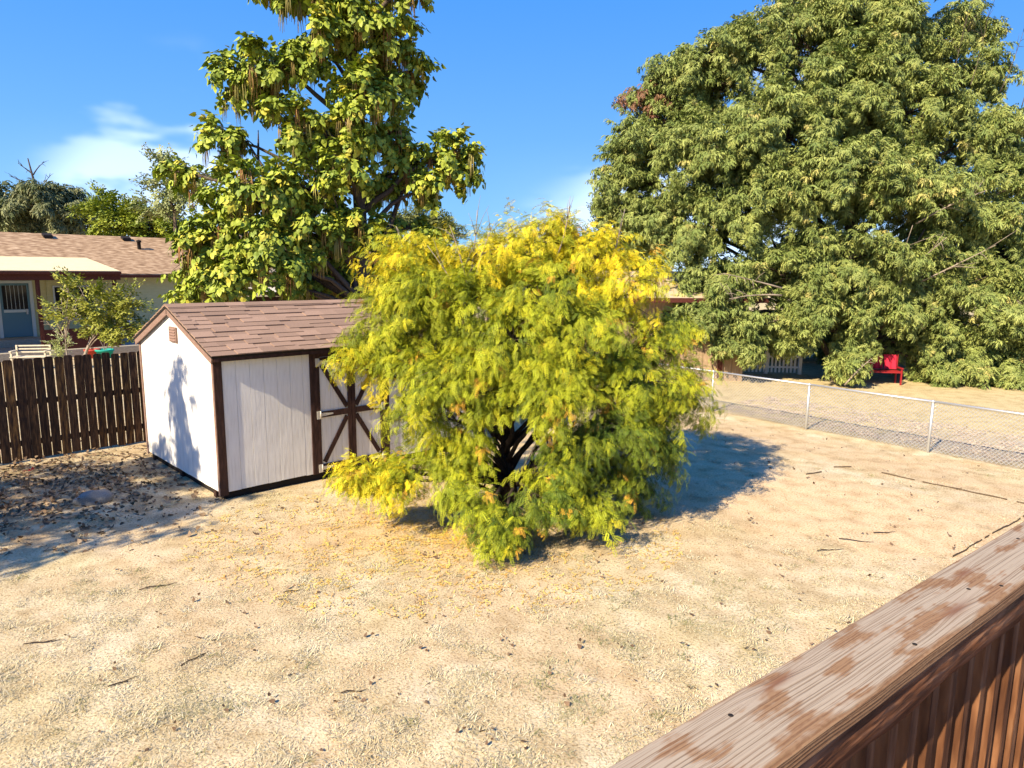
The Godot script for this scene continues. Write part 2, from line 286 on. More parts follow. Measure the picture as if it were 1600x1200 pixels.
func cap_material() -> StandardMaterial3D:
	# weathered 2x6: silvery worn grain streaks with red-brown stain left in patches; laid by the mesh's own UV (u along the board)
	var w := 2048; var h := 256
	var streak := FastNoiseLite.new(); streak.seed = 5; streak.frequency = 0.05; streak.fractal_octaves = 3
	var patch := FastNoiseLite.new(); patch.seed = 9; patch.frequency = 0.006; patch.fractal_octaves = 4
	var fine := FastNoiseLite.new(); fine.seed = 15; fine.frequency = 0.22; fine.fractal_octaves = 2
	var im := Image.create(w, h, false, Image.FORMAT_RGB8)
	var bump := Image.create(w, h, false, Image.FORMAT_L8)
	var stain := Color(0.255, 0.15, 0.08); var stain2 := Color(0.18, 0.095, 0.048)
	var silver := Color(0.345, 0.275, 0.20); var groove := Color(0.225, 0.16, 0.105)
	var knots := [[250, 120, 26.0], [610, 70, 15.0], [980, 175, 20.0], [1130, 90, 13.0], [1420, 150, 18.0], [1700, 60, 22.0], [1880, 200, 15.0]]
	for y in h:
		for x in w:
			# the grain bends round knots
			var yy := float(y) + 6.0 * streak.get_noise_2d(x * 0.06, 300.0)
			var knot := 0.0
			for k in knots:
				var dx: float = (x - k[0]) * 0.42
				var dy: float = y - k[1]
				var d2: float = (dx * dx + dy * dy) / (k[2] * k[2])
				if d2 < 9.0:
					yy += signf(dy) * k[2] * 0.75 * exp(-d2 * 0.45)
					knot = maxf(knot, exp(-d2 * 1.3))
			var g := streak.get_noise_2d(x * 0.012, yy * 3.1) + 0.5 * fine.get_noise_2d(x * 0.03, yy * 1.3)
			var p := patch.get_noise_2d(x * 1.3, yy * 1.6) + 0.30 * streak.get_noise_2d(x * 0.05, yy * 2.0)
			var edge := 0.22 * smoothstep(0.80, 1.0, absf(yy / h * 2.0 - 1.0)) + 0.05
			var wear := smoothstep(-0.22, 0.14, -p + 0.20 - edge) * smoothstep(0.80, 0.70, absf(float(y) / h * 2.0 - 1.0) + 0.08 * streak.get_noise_2d(x * 0.2, 900.0))
			var c := silver.lerp(groove, smoothstep(-0.05, 0.5, g))
			var s := stain.lerp(stain2, smoothstep(-0.2, 0.5, g + 0.4 * fine.get_noise_2d(x * 0.3, y * 0.6)))
			c = s.lerp(c, wear)
			c = c.lerp(Color(0.17, 0.075, 0.04), knot * 0.85)
			im.set_pixel(x, y, c.linear_to_srgb())
			bump.set_pixel(x, y, Color.from_hsv(0, 0, clampf(0.55 - 0.5 * g + 0.2 * knot, 0, 1)))
	bump.bump_map_to_normal_map(3.0)
	var m := StandardMaterial3D.new()
	m.albedo_texture = ImageTexture.create_from_image(im)
	m.normal_enabled = true
	m.normal_texture = ImageTexture.create_from_image(bump)
	m.normal_scale = 0.8
	m.roughness = 0.8
	m.metallic_specular = 0.3
	return m

# ------------------------------------------------------------------ foliage shapes
func leaflet(st: SurfaceTool, at: Vector3, along: Vector3, side: Vector3, length: float, width: float, c: Color, fold := 0.25) -> void:
	# one folded leaf: two halves of two triangles, meeting on the midrib
	var n := along.cross(side).normalized()
	var tip := at + along * length
	var m1 := at + along * length * 0.42
	var l := m1 + side * width * 0.5 + n * width * fold
	var r := m1 - side * width * 0.5 + n * width * fold
	st.set_color(c)
	tri(st, at, l, tip); tri(st, at, tip, r)

func heart_leaf(st: SurfaceTool, at: Vector3, along: Vector3, side: Vector3, length: float, c: Color) -> void:
	var n := along.cross(side).normalized()
	var w := length * 0.78
	var mid := at + along * length * 0.5 + n * length * 0.03
	var tip := at + along * length - n * length * 0.10
	st.set_color(c)
	for s in [-1.0, 1.0]:
		var lobe: Vector3 = at - along * length * 0.07 + side * s * w * 0.24 + n * length * 0.06
		var wide: Vector3 = at + along * length * 0.28 + side * s * w * 0.5 + n * length * 0.09
		var sh: Vector3 = at + along * length * 0.62 + side * s * w * 0.33 + n * length * 0.02
		tri(st, at, lobe, wide); tri(st, at, wide, mid); tri(st, mid, wide, sh); tri(st, mid, sh, tip)

func locust_spray(seed_: int) -> ArrayMesh:
	# a twig end with hanging feathery fronds of many small leaflets
	rng.seed = seed_
	var st := begin()
	var twig_len := 0.34
	for k in 8:
		var t := 0.12 + 0.88 * k / 7.0
		var a := Vector3(twig_len * t, 0.05 * sin(t * 3.0), 0) + rvec() * 0.05
		var s := 1.0 if k % 2 == 0 else -1.0
		var yaw := s * rng.randf_range(0.4, 1.25) if k < 7 else rng.randf_range(-0.3, 0.3)
		var out := Vector3(cos(yaw), 0, sin(yaw))
		var drop := rng.randf_range(0.3, 2.6)
		var length := rng.randf_range(0.12, 0.27)
		var p := a
		var tint := rng.randf_range(0.62, 1.25)
		var n := 7
		for i in n:
			var u := (i + 0.5) / n
			var d := (out * (1.0 - 0.55 * u) + Vector3.DOWN * drop * (0.25 + 0.75 * u)).normalized()
			p += d * length / n
			var side := d.cross(Vector3.UP).normalized()
			var ll := 0.050 * (0.6 + 0.55 * sin(PI * clampf(u * 0.9 + 0.08, 0, 1)))
			var c := Color(tint, tint * rng.randf_range(0.93, 1.05), tint)
			for w in [-1.0, 1.0]:
				var o: Vector3 = (side * w * 0.85 + d * 0.5 + Vector3.DOWN * 0.25 + rvec() * 0.15).normalized()
				leaflet(st, p, o, d, ll, 0.019, c, 0.12)
	st.generate_normals()
	return st.commit()

func catalpa_spray(seed_: int) -> ArrayMesh:
	rng.seed = seed_
	var st := begin()
	for k in 9:
		var a := Vector3(0.05 + 0.28 * k / 8.0, 0.02, 0) + rvec() * 0.04
		var yaw := k * 2.4 + rng.randf_range(-0.4, 0.4)
		var out := Vector3(0.35 + cos(yaw), rng.randf_range(-0.1, 0.35), sin(yaw)).normalized()
		var p := a + out * rng.randf_range(0.06, 0.15)
		var along := (out * 0.65 + Vector3.DOWN * rng.randf_range(0.35, 1.3)).normalized()
		var side := (along.cross(Vector3.UP) + rvec() * 0.35).normalized()
		side = (side - along * side.dot(along)).normalized()
		var tint := rng.randf_range(0.75, 1.2)
		heart_leaf(st, p, along, side, rng.randf_range(0.16, 0.25), Color(tint, tint, tint))
	st.generate_normals()
	return st.commit()

func ash_spray(seed_: int) -> ArrayMesh:
	# drooping compound leaves with long narrow leaflets
	rng.seed = seed_
	var st := begin()
	for k in 7:
		var a := Vector3(0.06 + 0.3 * k / 6.0, 0.03, 0)
		var yaw := k * 2.4 + rng.randf_range(-0.5, 0.5)
		var out := Vector3(0.6 + cos(yaw), 0.25, sin(yaw)).normalized()
		var p := a
		var tint := rng.randf_range(0.78, 1.18)
		var warm := rng.randf_range(0.95, 1.12)
		for i in 4:
			var d := (out * (1.0 - 0.2 * i) + Vector3.DOWN * 0.33 * i).normalized()
			p += d * 0.085
			var side := d.cross(Vector3.UP).normalized()
			for w in ([-1.0, 1.0] if i < 3 else [0.0]):
				var o: Vector3 = (side * w * 0.8 + d * 0.7 + Vector3.DOWN * rng.randf_range(0.4, 1.1)).normalized()
				var sd := (o.cross(Vector3.UP) + rvec() * 0.5).normalized()
				sd = (sd - o * sd.dot(o)).normalized()
				leaflet(st, p, o, sd, rng.randf_range(0.15, 0.22), 0.062, Color(tint * warm, tint, tint * 0.95), 0.2)
	st.generate_normals()
	return st.commit()

func round_spray(seed_: int) -> ArrayMesh:
	# small broad leaves along a twig
	rng.seed = seed_
	var st := begin()
	for k in 16:
		var a := Vector3(0.36 * k / 15.0, 0, 0) + rvec() * 0.03
		var yaw := k * 2.4
		var out := (Vector3(0.5 + cos(yaw), rng.randf_range(-0.6, 0.6), sin(yaw))).normalized()
		var sd := (out.cross(Vector3.UP) + rvec() * 0.6).normalized()
		sd = (sd - out * sd.dot(out)).normalized()
		var tint := rng.randf_range(0.75, 1.2)
		leaflet(st, a + out * 0.02, out, sd, rng.randf_range(0.08, 0.12), 0.06, Color(tint, tint, tint * 0.9), 0.2)
	st.generate_normals()
	return st.commit()

func scatter(called: String, mesh: Mesh, mat: Material, parent: Node3D, xfs: Array, cols: Array) -> MultiMeshInstance3D:
	var mm := MultiMesh.new()
	mm.transform_format = MultiMesh.TRANSFORM_3D
	mm.use_colors = true
	mm.mesh = mesh
	mm.instance_count = xfs.size()
	for i in xfs.size():
		mm.set_instance_transform(i, xfs[i])
		mm.set_instance_color(i, cols[i])
	var o := MultiMeshInstance3D.new()
	o.name = numbered(called) if parent == self else called
	o.multimesh = mm
	o.material_override = mat
	parent.add_child(o, true)
	o.set_meta("kind", "stuff")
	return o

func facing(dir: Vector3, roll: float, s: float, at: Vector3) -> Transform3D:
	var x := dir.normalized()
	if absf(x.y) > 0.97: x = (x + Vector3(0.3, 0, 0.2)).normalized()
	var z := x.cross(Vector3.UP).normalized()
	var b := Basis(x, z.cross(x), z)
	return Transform3D(b.rotated(x, roll).scaled(Vector3(s, s, s)), at)

# o: seed, trunk (points), trunk_r, masses, sprays (meshes), subs, per, size, droop, colors (palette), pick (Callable), leaf, bark, pods
func grow_tree(root: Node3D, o: Dictionary) -> void:
	rng.seed = o.seed
	var base := root.position
	var trunk: Array = o.trunk
	var st := begin()
	var rad := []
	for i in trunk.size():
		rad.append(o.trunk_r * lerpf(1.0, 0.35, float(i) / (trunk.size() - 1)) * (1.35 if i == 0 else 1.0))
	add_tube(st, trunk, rad, 9)
	build(st, "trunk", o.bark, root)
	var twigs := begin()
	var groups := []
	var n_mesh: int = o.sprays.size()
	for k in n_mesh: groups.append([[], []])
	var pods := [[], []]
	var mi := 0
	for m in o.masses:
		var c := Vector3(m[0], m[1], m[2]) - base
		var depth_r: float = o.get("depth", 0.95) * (m[3] + m[4]) * 0.5
		var r := Vector3(m[3], m[4], depth_r)
		# the limb: leaves the trunk below the mass and rises into it
		var want := clampf(c.y - 0.55 * Vector2(c.x, c.z).length() - 0.3, trunk[0].y + o.get("fork", 0.5), trunk[trunk.size() - 1].y)
		var s: Vector3 = trunk[trunk.size() - 1]
		var si := trunk.size() - 1
		for i in trunk.size() - 1:
			if want <= trunk[i + 1].y:
				s = trunk[i].lerp(trunk[i + 1], clampf((want - trunk[i].y) / maxf(0.01, trunk[i + 1].y - trunk[i].y), 0, 1)); si = i
				break
		var reach := s.distance_to(c)
		var ctrl := s.lerp(c, 0.5) + Vector3(0, o.get("arch", 0.16) * reach, 0) + rvec() * 0.12 * reach
		var pts := []; var rr := []
		var r0: float = o.trunk_r * rng.randf_range(0.28, 0.42)
		for i in 8:
			var t := i / 7.0
			pts.append(bez(s, ctrl, c, t) + rvec() * 0.025 * reach * sin(PI * t))
			rr.append(lerpf(r0, r0 * 0.22, t))
		var lb := begin()
		add_tube(lb, pts, rr, 6)
		build(lb, "branch", o.bark, root)
		var subs: int = maxi(4, int(o.subs * (m[5] if m.size() > 5 else 1.0)))
		for q in subs:
			var d := rvec().normalized()
			d.y = d.y * 0.9 + o.get("rise", 0.1)
			d = d.normalized()
			var e := c + d * r * rng.randf_range(0.72, 1.06)
			var a: Vector3 = bez(s, ctrl, c, rng.randf_range(0.72, 1.0)) + rvec() * 0.1 * r.x
			var mid := a.lerp(e, 0.55) + Vector3(0, 0.22 * r.y, 0) + rvec() * 0.12 * r.x
			e.y -= o.droop * r.y * rng.randf_range(0.3, 1.0)
			var tp := []; var tr := []
			var tw: float = o.get("twig", 0.012)
			for i in 5:
				tp.append(bez(a, mid, e, i / 4.0)); tr.append(lerpf(tw, tw * 0.25, i / 4.0))
			add_tube(twigs, tp, tr, 3)
			for k in int(o.per):
				var t := pow(rng.randf(), 0.7)
				t = 0.22 + 0.78 * t
				var p := bez(a, mid, e, t)
				var tan_ := (bez(a, mid, e, minf(t + 0.08, 1.08)) - p).normalized()
				var dir := (tan_ + rvec() * 0.9 + (p - c).normalized() * 0.35)
				dir.y -= o.droop * 0.5
				p += rvec() * o.spread
				var sc: float = rng.randf_range(o.size[0], o.size[1])
				var w := rng.randi() % n_mesh
				if base.y + p.y < 0.12: continue
				groups[w][0].append(facing(dir, rng.randf_range(-0.6, 0.6), sc, p))
				groups[w][1].append(o.pick.call(mi, t, p + base))
				if o.has("pods") and rng.randf() < o.pods:
					pods[0].append(Transform3D(Basis(Vector3.UP, rng.randf() * TAU).scaled(Vector3.ONE * rng.randf_range(0.7, 1.25)), p - Vector3(0, 0.08, 0)))
					var b := rng.randf()
					pods[1].append(Color(0.34, 0.32, 0.10).lerp(Color(0.30, 0.14, 0.06), b))
		mi += 1
	var tn := build(twigs, "twigs", o.get("twig_mat", o.bark), root)
	tn.set_meta("kind", "stuff")
	for k in n_mesh:
		if groups[k][0].size(): scatter("crown", o.sprays[k], o.leaf, root, groups[k][0], groups[k][1])
	if pods[0].size():
		rng.seed = 77
		var ps := begin()
		for k in 5:
			var q := rvec() * 0.05
			ps.set_color(Color.WHITE)
			add_tube(ps, [q, q * 1.6 + Vector3(0, -0.18, 0), q * 2.0 + rvec() * 0.02 + Vector3(0, -0.38 - 0.04 * k, 0)], [0.007, 0.011, 0.004], 3)
		ps.generate_normals()
		scatter("seed_pods", ps.commit(), M.pod, root, pods[0], pods[1])

func bare_branches(root: Node3D, called: String, mat: Material, starts: Array, seed_: int, r0: float) -> void:
	# forked leafless branches: [from, to] pairs in the root's frame, each with a few side twigs
	rng.seed = seed_
	for s in starts:
		var st := begin()
		var a: Vector3 = s[0]; var b: Vector3 = s[1]
		var mid := a.lerp(b, 0.5) + rvec() * 0.12 * a.distance_to(b)
		var pts := []; var rr := []
		for i in 7:
			pts.append(bez(a, mid, b, i / 6.0)); rr.append(lerpf(r0, r0 * 0.25, i / 6.0))
		add_tube(st, pts, rr, 4)
		for k in 7:
			var t := rng.randf_range(0.3, 0.95)
			var p := bez(a, mid, b, t)
			var e := p + ((b - a).normalized() * 0.5 + rvec() * 0.9) * a.distance_to(b) * rng.randf_range(0.15, 0.4)
			add_tube(st, [p, p.lerp(e, 0.5) + rvec() * 0.05 * p.distance_to(e) + Vector3(0, 0.03, 0), e], [r0 * 0.45, r0 * 0.3, r0 * 0.12], 3)
		build(st, called, mat, root)

# ------------------------------------------------------------------ ground
var gn1 := FastNoiseLite.new()
var gn2 := FastNoiseLite.new()
var gn3 := FastNoiseLite.new()

func in_sand(x: float, z: float) -> float:
	# the bare sandy bed on the far side of the deck rail, square to the yard
	var u := (x - 4.6) * 0.70 - (z + 9.2) * 0.71
	var v := (x - 4.6) * 0.71 + (z + 9.2) * 0.70
	var n := gn2.get_noise_2d(x * 2.0, z * 2.0)
	return smoothstep(1.0, 0.55, pow(absf(u / 1.75), 2.5) + pow(absf(v / 2.3), 2.5) + 0.7 * n)

func beyond_chain(x: float, z: float) -> float:
	# metres on the neighbour's side of the chain-link line
	return (x - 6.16) * 0.783 - (z + 14.22) * 0.621

func dirt(x: float, z: float) -> float:
	var n := gn2.get_noise_2d(x * 0.9 + 40, z * 0.9)
	var d := smoothstep(0.05, 0.4, n + 0.18)
	var path := smoothstep(0.9, 0.2, absf(beyond_chain(x, z) + 1.5 + 0.5 * gn2.get_noise_2d(x, z)) / 1.1)
	var lane := smoothstep(1.0, 0.1, Vector2((x + 2.6) / 1.9, (z + 8.0) / 0.8).length() + 0.6 * n)
	return clampf(maxf(maxf(d * 0.55, path * 0.85), lane), 0, 1)

func ground_color(x: float, z: float) -> Color:
	var a := gn1.get_noise_2d(x * 6.0, z * 6.0)
	var b := gn2.get_noise_2d(x, z)
	var c := Color(0.525, 0.42, 0.265).lerp(Color(0.61, 0.515, 0.345), smoothstep(-0.3, 0.5, a))
	c = c.lerp(Color(0.52, 0.44, 0.24), 0.45 * smoothstep(0.0, 0.45, b))
	c = c.lerp(Color(0.66, 0.58, 0.43), 0.5 * smoothstep(0.05, 0.45, gn1.get_noise_2d(x * 2.2 + 31, z * 2.2)))
	c = c.lerp(Color(0.56, 0.42, 0.26), dirt(x, z) * 0.85)
	c = c.lerp(Color(0.64, 0.485, 0.305), in_sand(x, z))
	# fallen yellow leaflets rotting into the soil round the honey locust
	var lit := smoothstep(1.0, 0.3, Vector2((x + 0.9) / 2.6, (z + 8.1) / 1.7).length() + 0.5 * b)
	c = c.lerp(Color(0.62, 0.43, 0.19), lit * 0.35)
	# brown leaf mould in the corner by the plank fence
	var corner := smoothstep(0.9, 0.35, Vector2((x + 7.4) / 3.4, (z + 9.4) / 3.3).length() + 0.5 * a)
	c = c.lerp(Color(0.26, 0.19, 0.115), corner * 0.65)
	var over := beyond_chain(x, z)
	if over > 0.0:
		var gr := smoothstep(0.1, 0.6, over + 0.5 * b) * smoothstep(3.2, 1.8, over + b) * smoothstep(-15.5, -13.0, z + 0.8 * b)
		c = c.lerp(Color(0.58, 0.48, 0.28), smoothstep(0.0, 0.6, over))
		c = c.lerp(Color(0.40, 0.34, 0.29).lerp(Color(0.50, 0.43, 0.35), smoothstep(-0.5, 0.6, a)), gr * 0.85)
	return c

func ground_height(x: float, z: float) -> float:
	return 0.010 * gn1.get_noise_2d(x * 4.0, z * 4.0) + 0.014 * gn2.get_noise_2d(x, z) - 0.014

func axis_steps(lo: float, hi: float, fine_lo: float, fine_hi: float, step: float) -> Array:
	var out := []
	var x := fine_lo
	while x < fine_hi: out.append(x); x += step
	var s := step
	while x < hi: out.append(x); s = minf(s * 1.25, 30.0); x += s
	out.append(hi)
	x = fine_lo; s = step
	while x > lo: s = minf(s * 1.25, 30.0); x -= s; out.push_front(maxf(x, lo))
	return out

func make_ground() -> void:
	gn1.seed = 3; gn1.frequency = 0.35; gn1.fractal_octaves = 3
	gn2.seed = 8; gn2.frequency = 0.45; gn2.fractal_octaves = 4
	var xs := axis_steps(-220, 220, -9.5, 10.0, 0.085)
	var zs := axis_steps(-320, 40, -17.0, -3.0, 0.085)
	var v := PackedVector3Array(); var cl := PackedColorArray(); var uv := PackedVector2Array(); var uv2 := PackedVector2Array(); var idx := PackedInt32Array(); var nm := PackedVector3Array()
	for z in zs:
		for x in xs:
			v.append(Vector3(x, ground_height(x, z), z))
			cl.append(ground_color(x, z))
			uv.append(Vector2(x, z) * 0.62)
			uv2.append(Vector2(x * 0.9 + z * 0.43, z * 0.9 - x * 0.43) * 0.23)
			nm.append(Vector3((ground_height(x - 0.05, z) - ground_height(x + 0.05, z)) / 0.1, 1.0, (ground_height(x, z - 0.05) - ground_height(x, z + 0.05)) / 0.1).normalized())
	var w := xs.size()
	for j in zs.size() - 1:
		for i in w - 1:
			var a := j * w + i
			idx.append_array([a, a + 1, a + w + 1, a, a + w + 1, a + w])
	var arr := []
	arr.resize(Mesh.ARRAY_MAX)
	arr[Mesh.ARRAY_VERTEX] = v; arr[Mesh.ARRAY_NORMAL] = nm; arr[Mesh.ARRAY_COLOR] = cl; arr[Mesh.ARRAY_TEX_UV] = uv; arr[Mesh.ARRAY_TEX_UV2] = uv2; arr[Mesh.ARRAY_INDEX] = idx
	var am := ArrayMesh.new()
	am.add_surface_from_arrays(Mesh.PRIMITIVE_TRIANGLES, arr)
	var m := StandardMaterial3D.new()
	m.vertex_color_use_as_albedo = true
	m.albedo_texture = ramp_tex(101, 0.045, 1024, [[0.0, Color(0.34, 0.28, 0.20)], [0.27, Color(0.60, 0.55, 0.47)], [0.38, Color(0.88, 0.86, 0.83)], [0.7, Color(0.95, 0.95, 0.93)], [1.0, Color(1, 1, 0.97)]], 5)
	m.detail_enabled = true
	m.detail_blend_mode = BaseMaterial3D.BLEND_MODE_MUL
	m.detail_uv_layer = BaseMaterial3D.DETAIL_UV_2
	m.detail_albedo = ramp_tex(102, 0.02, 512, [[0.0, Color(0.72, 0.68, 0.62)], [0.35, Color(0.90, 0.88, 0.85)], [0.6, Color(1, 1, 1)], [1.0, Color(1, 1, 1)]], 5)
	m.normal_enabled = true
	m.normal_texture = normal_tex(103, 0.06, 1024, 10.0, 5)
	m.normal_scale = 0.28
	m.roughness = 0.97
	m.metallic_specular = 0.15
	var g := put(am, "ground", m, self)
	tag(g, "", "", "", "structure")

func tuft_mesh(seed_: int, blades: int, rad: float, tall: float) -> ArrayMesh:
	rng.seed = seed_
	var st := begin()
	for k in blades:
		var a := Vector3(rng.randf_range(-1, 1), 0, rng.randf_range(-1, 1)) * rad
		var yaw := rng.randf() * TAU
		var lean := rng.randf_range(0.15, 1.1)
		var d := Vector3(cos(yaw), lean * 0.75, sin(yaw)).normalized()
		var side := d.cross(Vector3.UP).normalized()
		var l := tall * rng.randf_range(0.5, 1.2)
		var w := rng.randf_range(0.0013, 0.0030)
		var m := a + d * l * 0.55
		var t := m + (d + Vector3(0, -0.55, 0)).normalized() * l * 0.45
		var s := rng.randf_range(0.6, 1.1)
		st.set_color(Color(s, s, s * rng.randf_range(0.85, 1.05)))
		quad(st, a - side * w, a + side * w, m + side * w * 0.8, m - side * w * 0.8)
		tri(st, m - side * w * 0.8, m + side * w * 0.8, t)
	st.generate_normals()
	return st.commit()

func make_ground_cover() -> void:
	# dry grass in the lawn
	var meshes := [tuft_mesh(201, 34, 0.13, 0.05), tuft_mesh(202, 34, 0.13, 0.045), tuft_mesh(203, 34, 0.12, 0.06)]
	var green := tuft_mesh(204, 14, 0.035, 0.07)
	var clump := tuft_mesh(205, 46, 0.05, 0.085)
	var clumps := [[], []]
	var sets := [[[], []], [[], []], [[], []], [[], []]]
	rng.seed = 210
	for i in 30000:
		var z := -3.2 - 13.5 * pow(rng.randf(), 1.35)
		var hw := 0.75 * absf(z) + 1.0
		var x := rng.randf_range(-hw, hw)
		if x < -9.0 or x > 9.5: continue
		var over := beyond_chain(x, z)
		var dens := 0.10 + 1.15 * smoothstep(-0.10, 0.32, gn1.get_noise_2d(x * 4.5, z * 4.5))
		dens *= 1.0 - 0.86 * maxf(in_sand(x, z), dirt(x, z))
		dens *= lerpf(0.42, 1.0, smoothstep(-9.0, -6.0, z + 0.25 * x))
		if over > 0.1: dens = 0.6
		if rng.randf() > dens: continue
		var sc := rng.randf_range(0.65, 1.25)
		var c := Color(0.50, 0.39, 0.22).lerp(Color(0.74, 0.65, 0.44), rng.randf())
		var gr := smoothstep(0.12, 0.5, gn2.get_noise_2d(x * 1.3 + 90, z * 1.3)) * rng.randf()
		c = c.lerp(Color(0.24, 0.25, 0.11), gr * 0.85)
		var w := rng.randi() % 3
		sets[w][0].append(Transform3D(Basis(Vector3.UP, rng.randf() * TAU).scaled(Vector3(sc, sc * rng.randf_range(0.5, 1.1), sc)), Vector3(x, ground_height(x, z) - 0.002, z)))
		sets[w][1].append(c)
		if rng.randf() < 0.10:
			clumps[0].append(Transform3D(Basis(Vector3.UP, rng.randf() * TAU).scaled(Vector3.ONE * rng.randf_range(0.6, 1.3)), Vector3(x - 0.04, ground_height(x, z) - 0.004, z + 0.03)))
			clumps[1].append(Color(0.50, 0.41, 0.24).lerp(Color(0.68, 0.60, 0.42), rng.randf()))
		if rng.randf() < 0.05 + 0.2 * gr:
			sets[3][0].append(Transform3D(Basis(Vector3.UP, rng.randf() * TAU).scaled(Vector3.ONE * rng.randf_range(0.6, 1.2)), Vector3(x + 0.05, ground_height(x, z) - 0.004, z)))
			sets[3][1].append(Color(0.15, 0.17, 0.06).lerp(Color(0.32, 0.30, 0.12), rng.randf()))
	var lawn := thing("dry_grass", "bleached short dead grass spread over the whole lawn", "grass")
	lawn.set_meta("kind", "stuff")
	for w in 3: scatter("grass_blades", meshes[w], M.dry, lawn, sets[w][0], sets[w][1])
	scatter("straw_clumps", clump, M.dry, lawn, clumps[0], clumps[1])
	tag(scatter("green_grass_tufts", green, M.dry, self, sets[3][0], sets[3][1]), "small olive green grass tufts dotted about the lawn", "grass")
	# yellow leaflets shed by the honey locust
	rng.seed = 220
	var ls := begin()
	for k in 5:
		var p := rvec() * 0.05
		p.y = 0.004 + 0.004 * rng.randf()
		var yaw := rng.randf() * TAU
		var d := Vector3(cos(yaw), rng.randf_range(-0.1, 0.25), sin(yaw)).normalized()
		leaflet(ls, p, d, d.cross(Vector3.UP).normalized(), 0.028, 0.012, Color(1, 1, 1) * rng.randf_range(0.8, 1.1), 0.2)
	ls.generate_normals()
	var lx := []; var lc := []
	for i in 6500:
		var a := rng.randf() * TAU
		var q := pow(rng.randf(), 0.75)
		var x := -0.9 + cos(a) * q * 3.0
		var z := -8.15 + sin(a) * q * 2.1
		if gn1.get_noise_2d(x * 4.0 + 70, z * 4.0) + rng.randf_range(-0.5, 0.5) < -0.02: continue
		lx.append(Transform3D(Basis(Vector3.UP, rng.randf() * TAU).scaled(Vector3.ONE * rng.randf_range(0.7, 1.2)), Vector3(x, ground_height(x, z) + 0.006, z)))
		lc.append(Color(0.64, 0.42, 0.07).lerp(Color(0.50, 0.27, 0.09), rng.randf()) if rng.randf() < 0.6 else Color(0.70, 0.52, 0.12))
	tag(scatter("fallen_leaflets", ls.commit(), M.dry, self, lx, lc), "tiny yellow orange leaflets shed beneath the golden tree", "leaf litter")
	# curled brown leaves: thick in the fence corner, a few all over
	rng.seed = 230
	var cs := begin()
	var d0 := Vector3(1, 0.12, 0).normalized()
	heart_leaf(cs, Vector3.ZERO, d0, Vector3(0, 0.45, 0.9).normalized(), 0.085, Color(1, 1, 1))
	heart_leaf(cs, Vector3(0.1, 0.01, 0.07), Vector3(0.3, 0.3, 0.9).normalized(), Vector3(0.9, 0.5, -0.3).normalized(), 0.06, Color(0.7, 0.65, 0.6))
	cs.generate_normals()
	var cx := []; var cc := []
	for i in 3500:
		var x := 0.0; var z := 0.0
		if i < 3000:
			x = -7.0 + rng.randfn() * 1.35; z = -9.9 + rng.randfn() * 1.25
			var ahead := (x + 8.32) * 0.73 + (z + 11.08) * 0.683   # metres in front of the plank fence
			if ahead < 0.06: continue
			if gn1.get_noise_2d(x * 5, z * 5) < -0.12 and rng.randf() < 0.7: continue
		else:
			z = -3.6 - rng.randf() * 11.0; x = rng.randf_range(-0.7, 0.7) * absf(z)
		if in_shed(x, z): continue
		cx.append(Transform3D(Basis(Vector3.UP, rng.randf() * TAU).rotated(Vector3.RIGHT, rng.randf_range(-0.7, 0.7)).scaled(Vector3.ONE * (rng.randf_range(0.5, 1.1) if i < 3000 else rng.randf_range(0.2, 0.6))), Vector3(x, ground_height(x, z) + (0.012 if i < 3000 else 0.018), z)))
		cc.append(Color(0.10, 0.06, 0.035).lerp(Color(0.34, 0.25, 0.16) if i < 3000 else Color(0.20, 0.13, 0.08), pow(rng.randf(), 1.3)))
	tag(scatter("fallen_leaves", cs.commit(), M.dry, self, cx, cc), "curled brown leaves littering the corner by the plank fence", "leaf litter")
	# gravel showing in the neighbour's strip beyond the chain-link fence
	rng.seed = 240
	var gs := begin()
	for k in 7:
		var p := rvec() * 0.09
		p.y = 0.008
		var s := rng.randf_range(0.012, 0.026)
		var q := [p + Vector3(s, 0, 0), p + Vector3(0, 0, s * 0.9), p + Vector3(-s, 0.002, 0.003), p + Vector3(0.002, 0, -s)]
		var t := p + Vector3(rvec().x * 0.006, s * 0.7, 0)
		gs.set_color(Color(1, 1, 1) * rng.randf_range(0.7, 1.15))
		for j in 4: tri(gs, q[j], t, q[(j + 1) % 4])
	gs.generate_normals()
	var gx := []; var gc := []
	for i in 5200:
		var along := rng.randf_range(-5.0, 7.0)
		var off := 0.35 + 2.6 * rng.randf()
		var x := 7.62 + along * 0.621 + off * 0.783
		var z := -12.38 + along * 0.783 - off * 0.621
		if gn1.get_noise_2d(x * 4, z * 4) < -0.15: continue
		gx.append(Transform3D(Basis(Vector3.UP, rng.randf() * TAU).scaled(Vector3.ONE * rng.randf_range(0.6, 1.3)), Vector3(x, ground_height(x, z), z)))
		gc.append(Color(0.30, 0.235, 0.195).lerp(Color(0.50, 0.41, 0.30), rng.randf()))
	tag(scatter("gravel", gs.commit(), M.dry, self, gx, gc), "pinkish gravel mixed with straw beyond the chain link fence", "gravel")

func in_shed(x: float, z: float) -> bool:
	var u := Vector2(x + 4.05, z + 9.35)
	var a := u.dot(Vector2(0.7185, -0.6955)); var b := u.dot(Vector2(0.6955, 0.7185))
	return a > -0.02 and a < 4.95 and b < 0.02 and b > -3.2

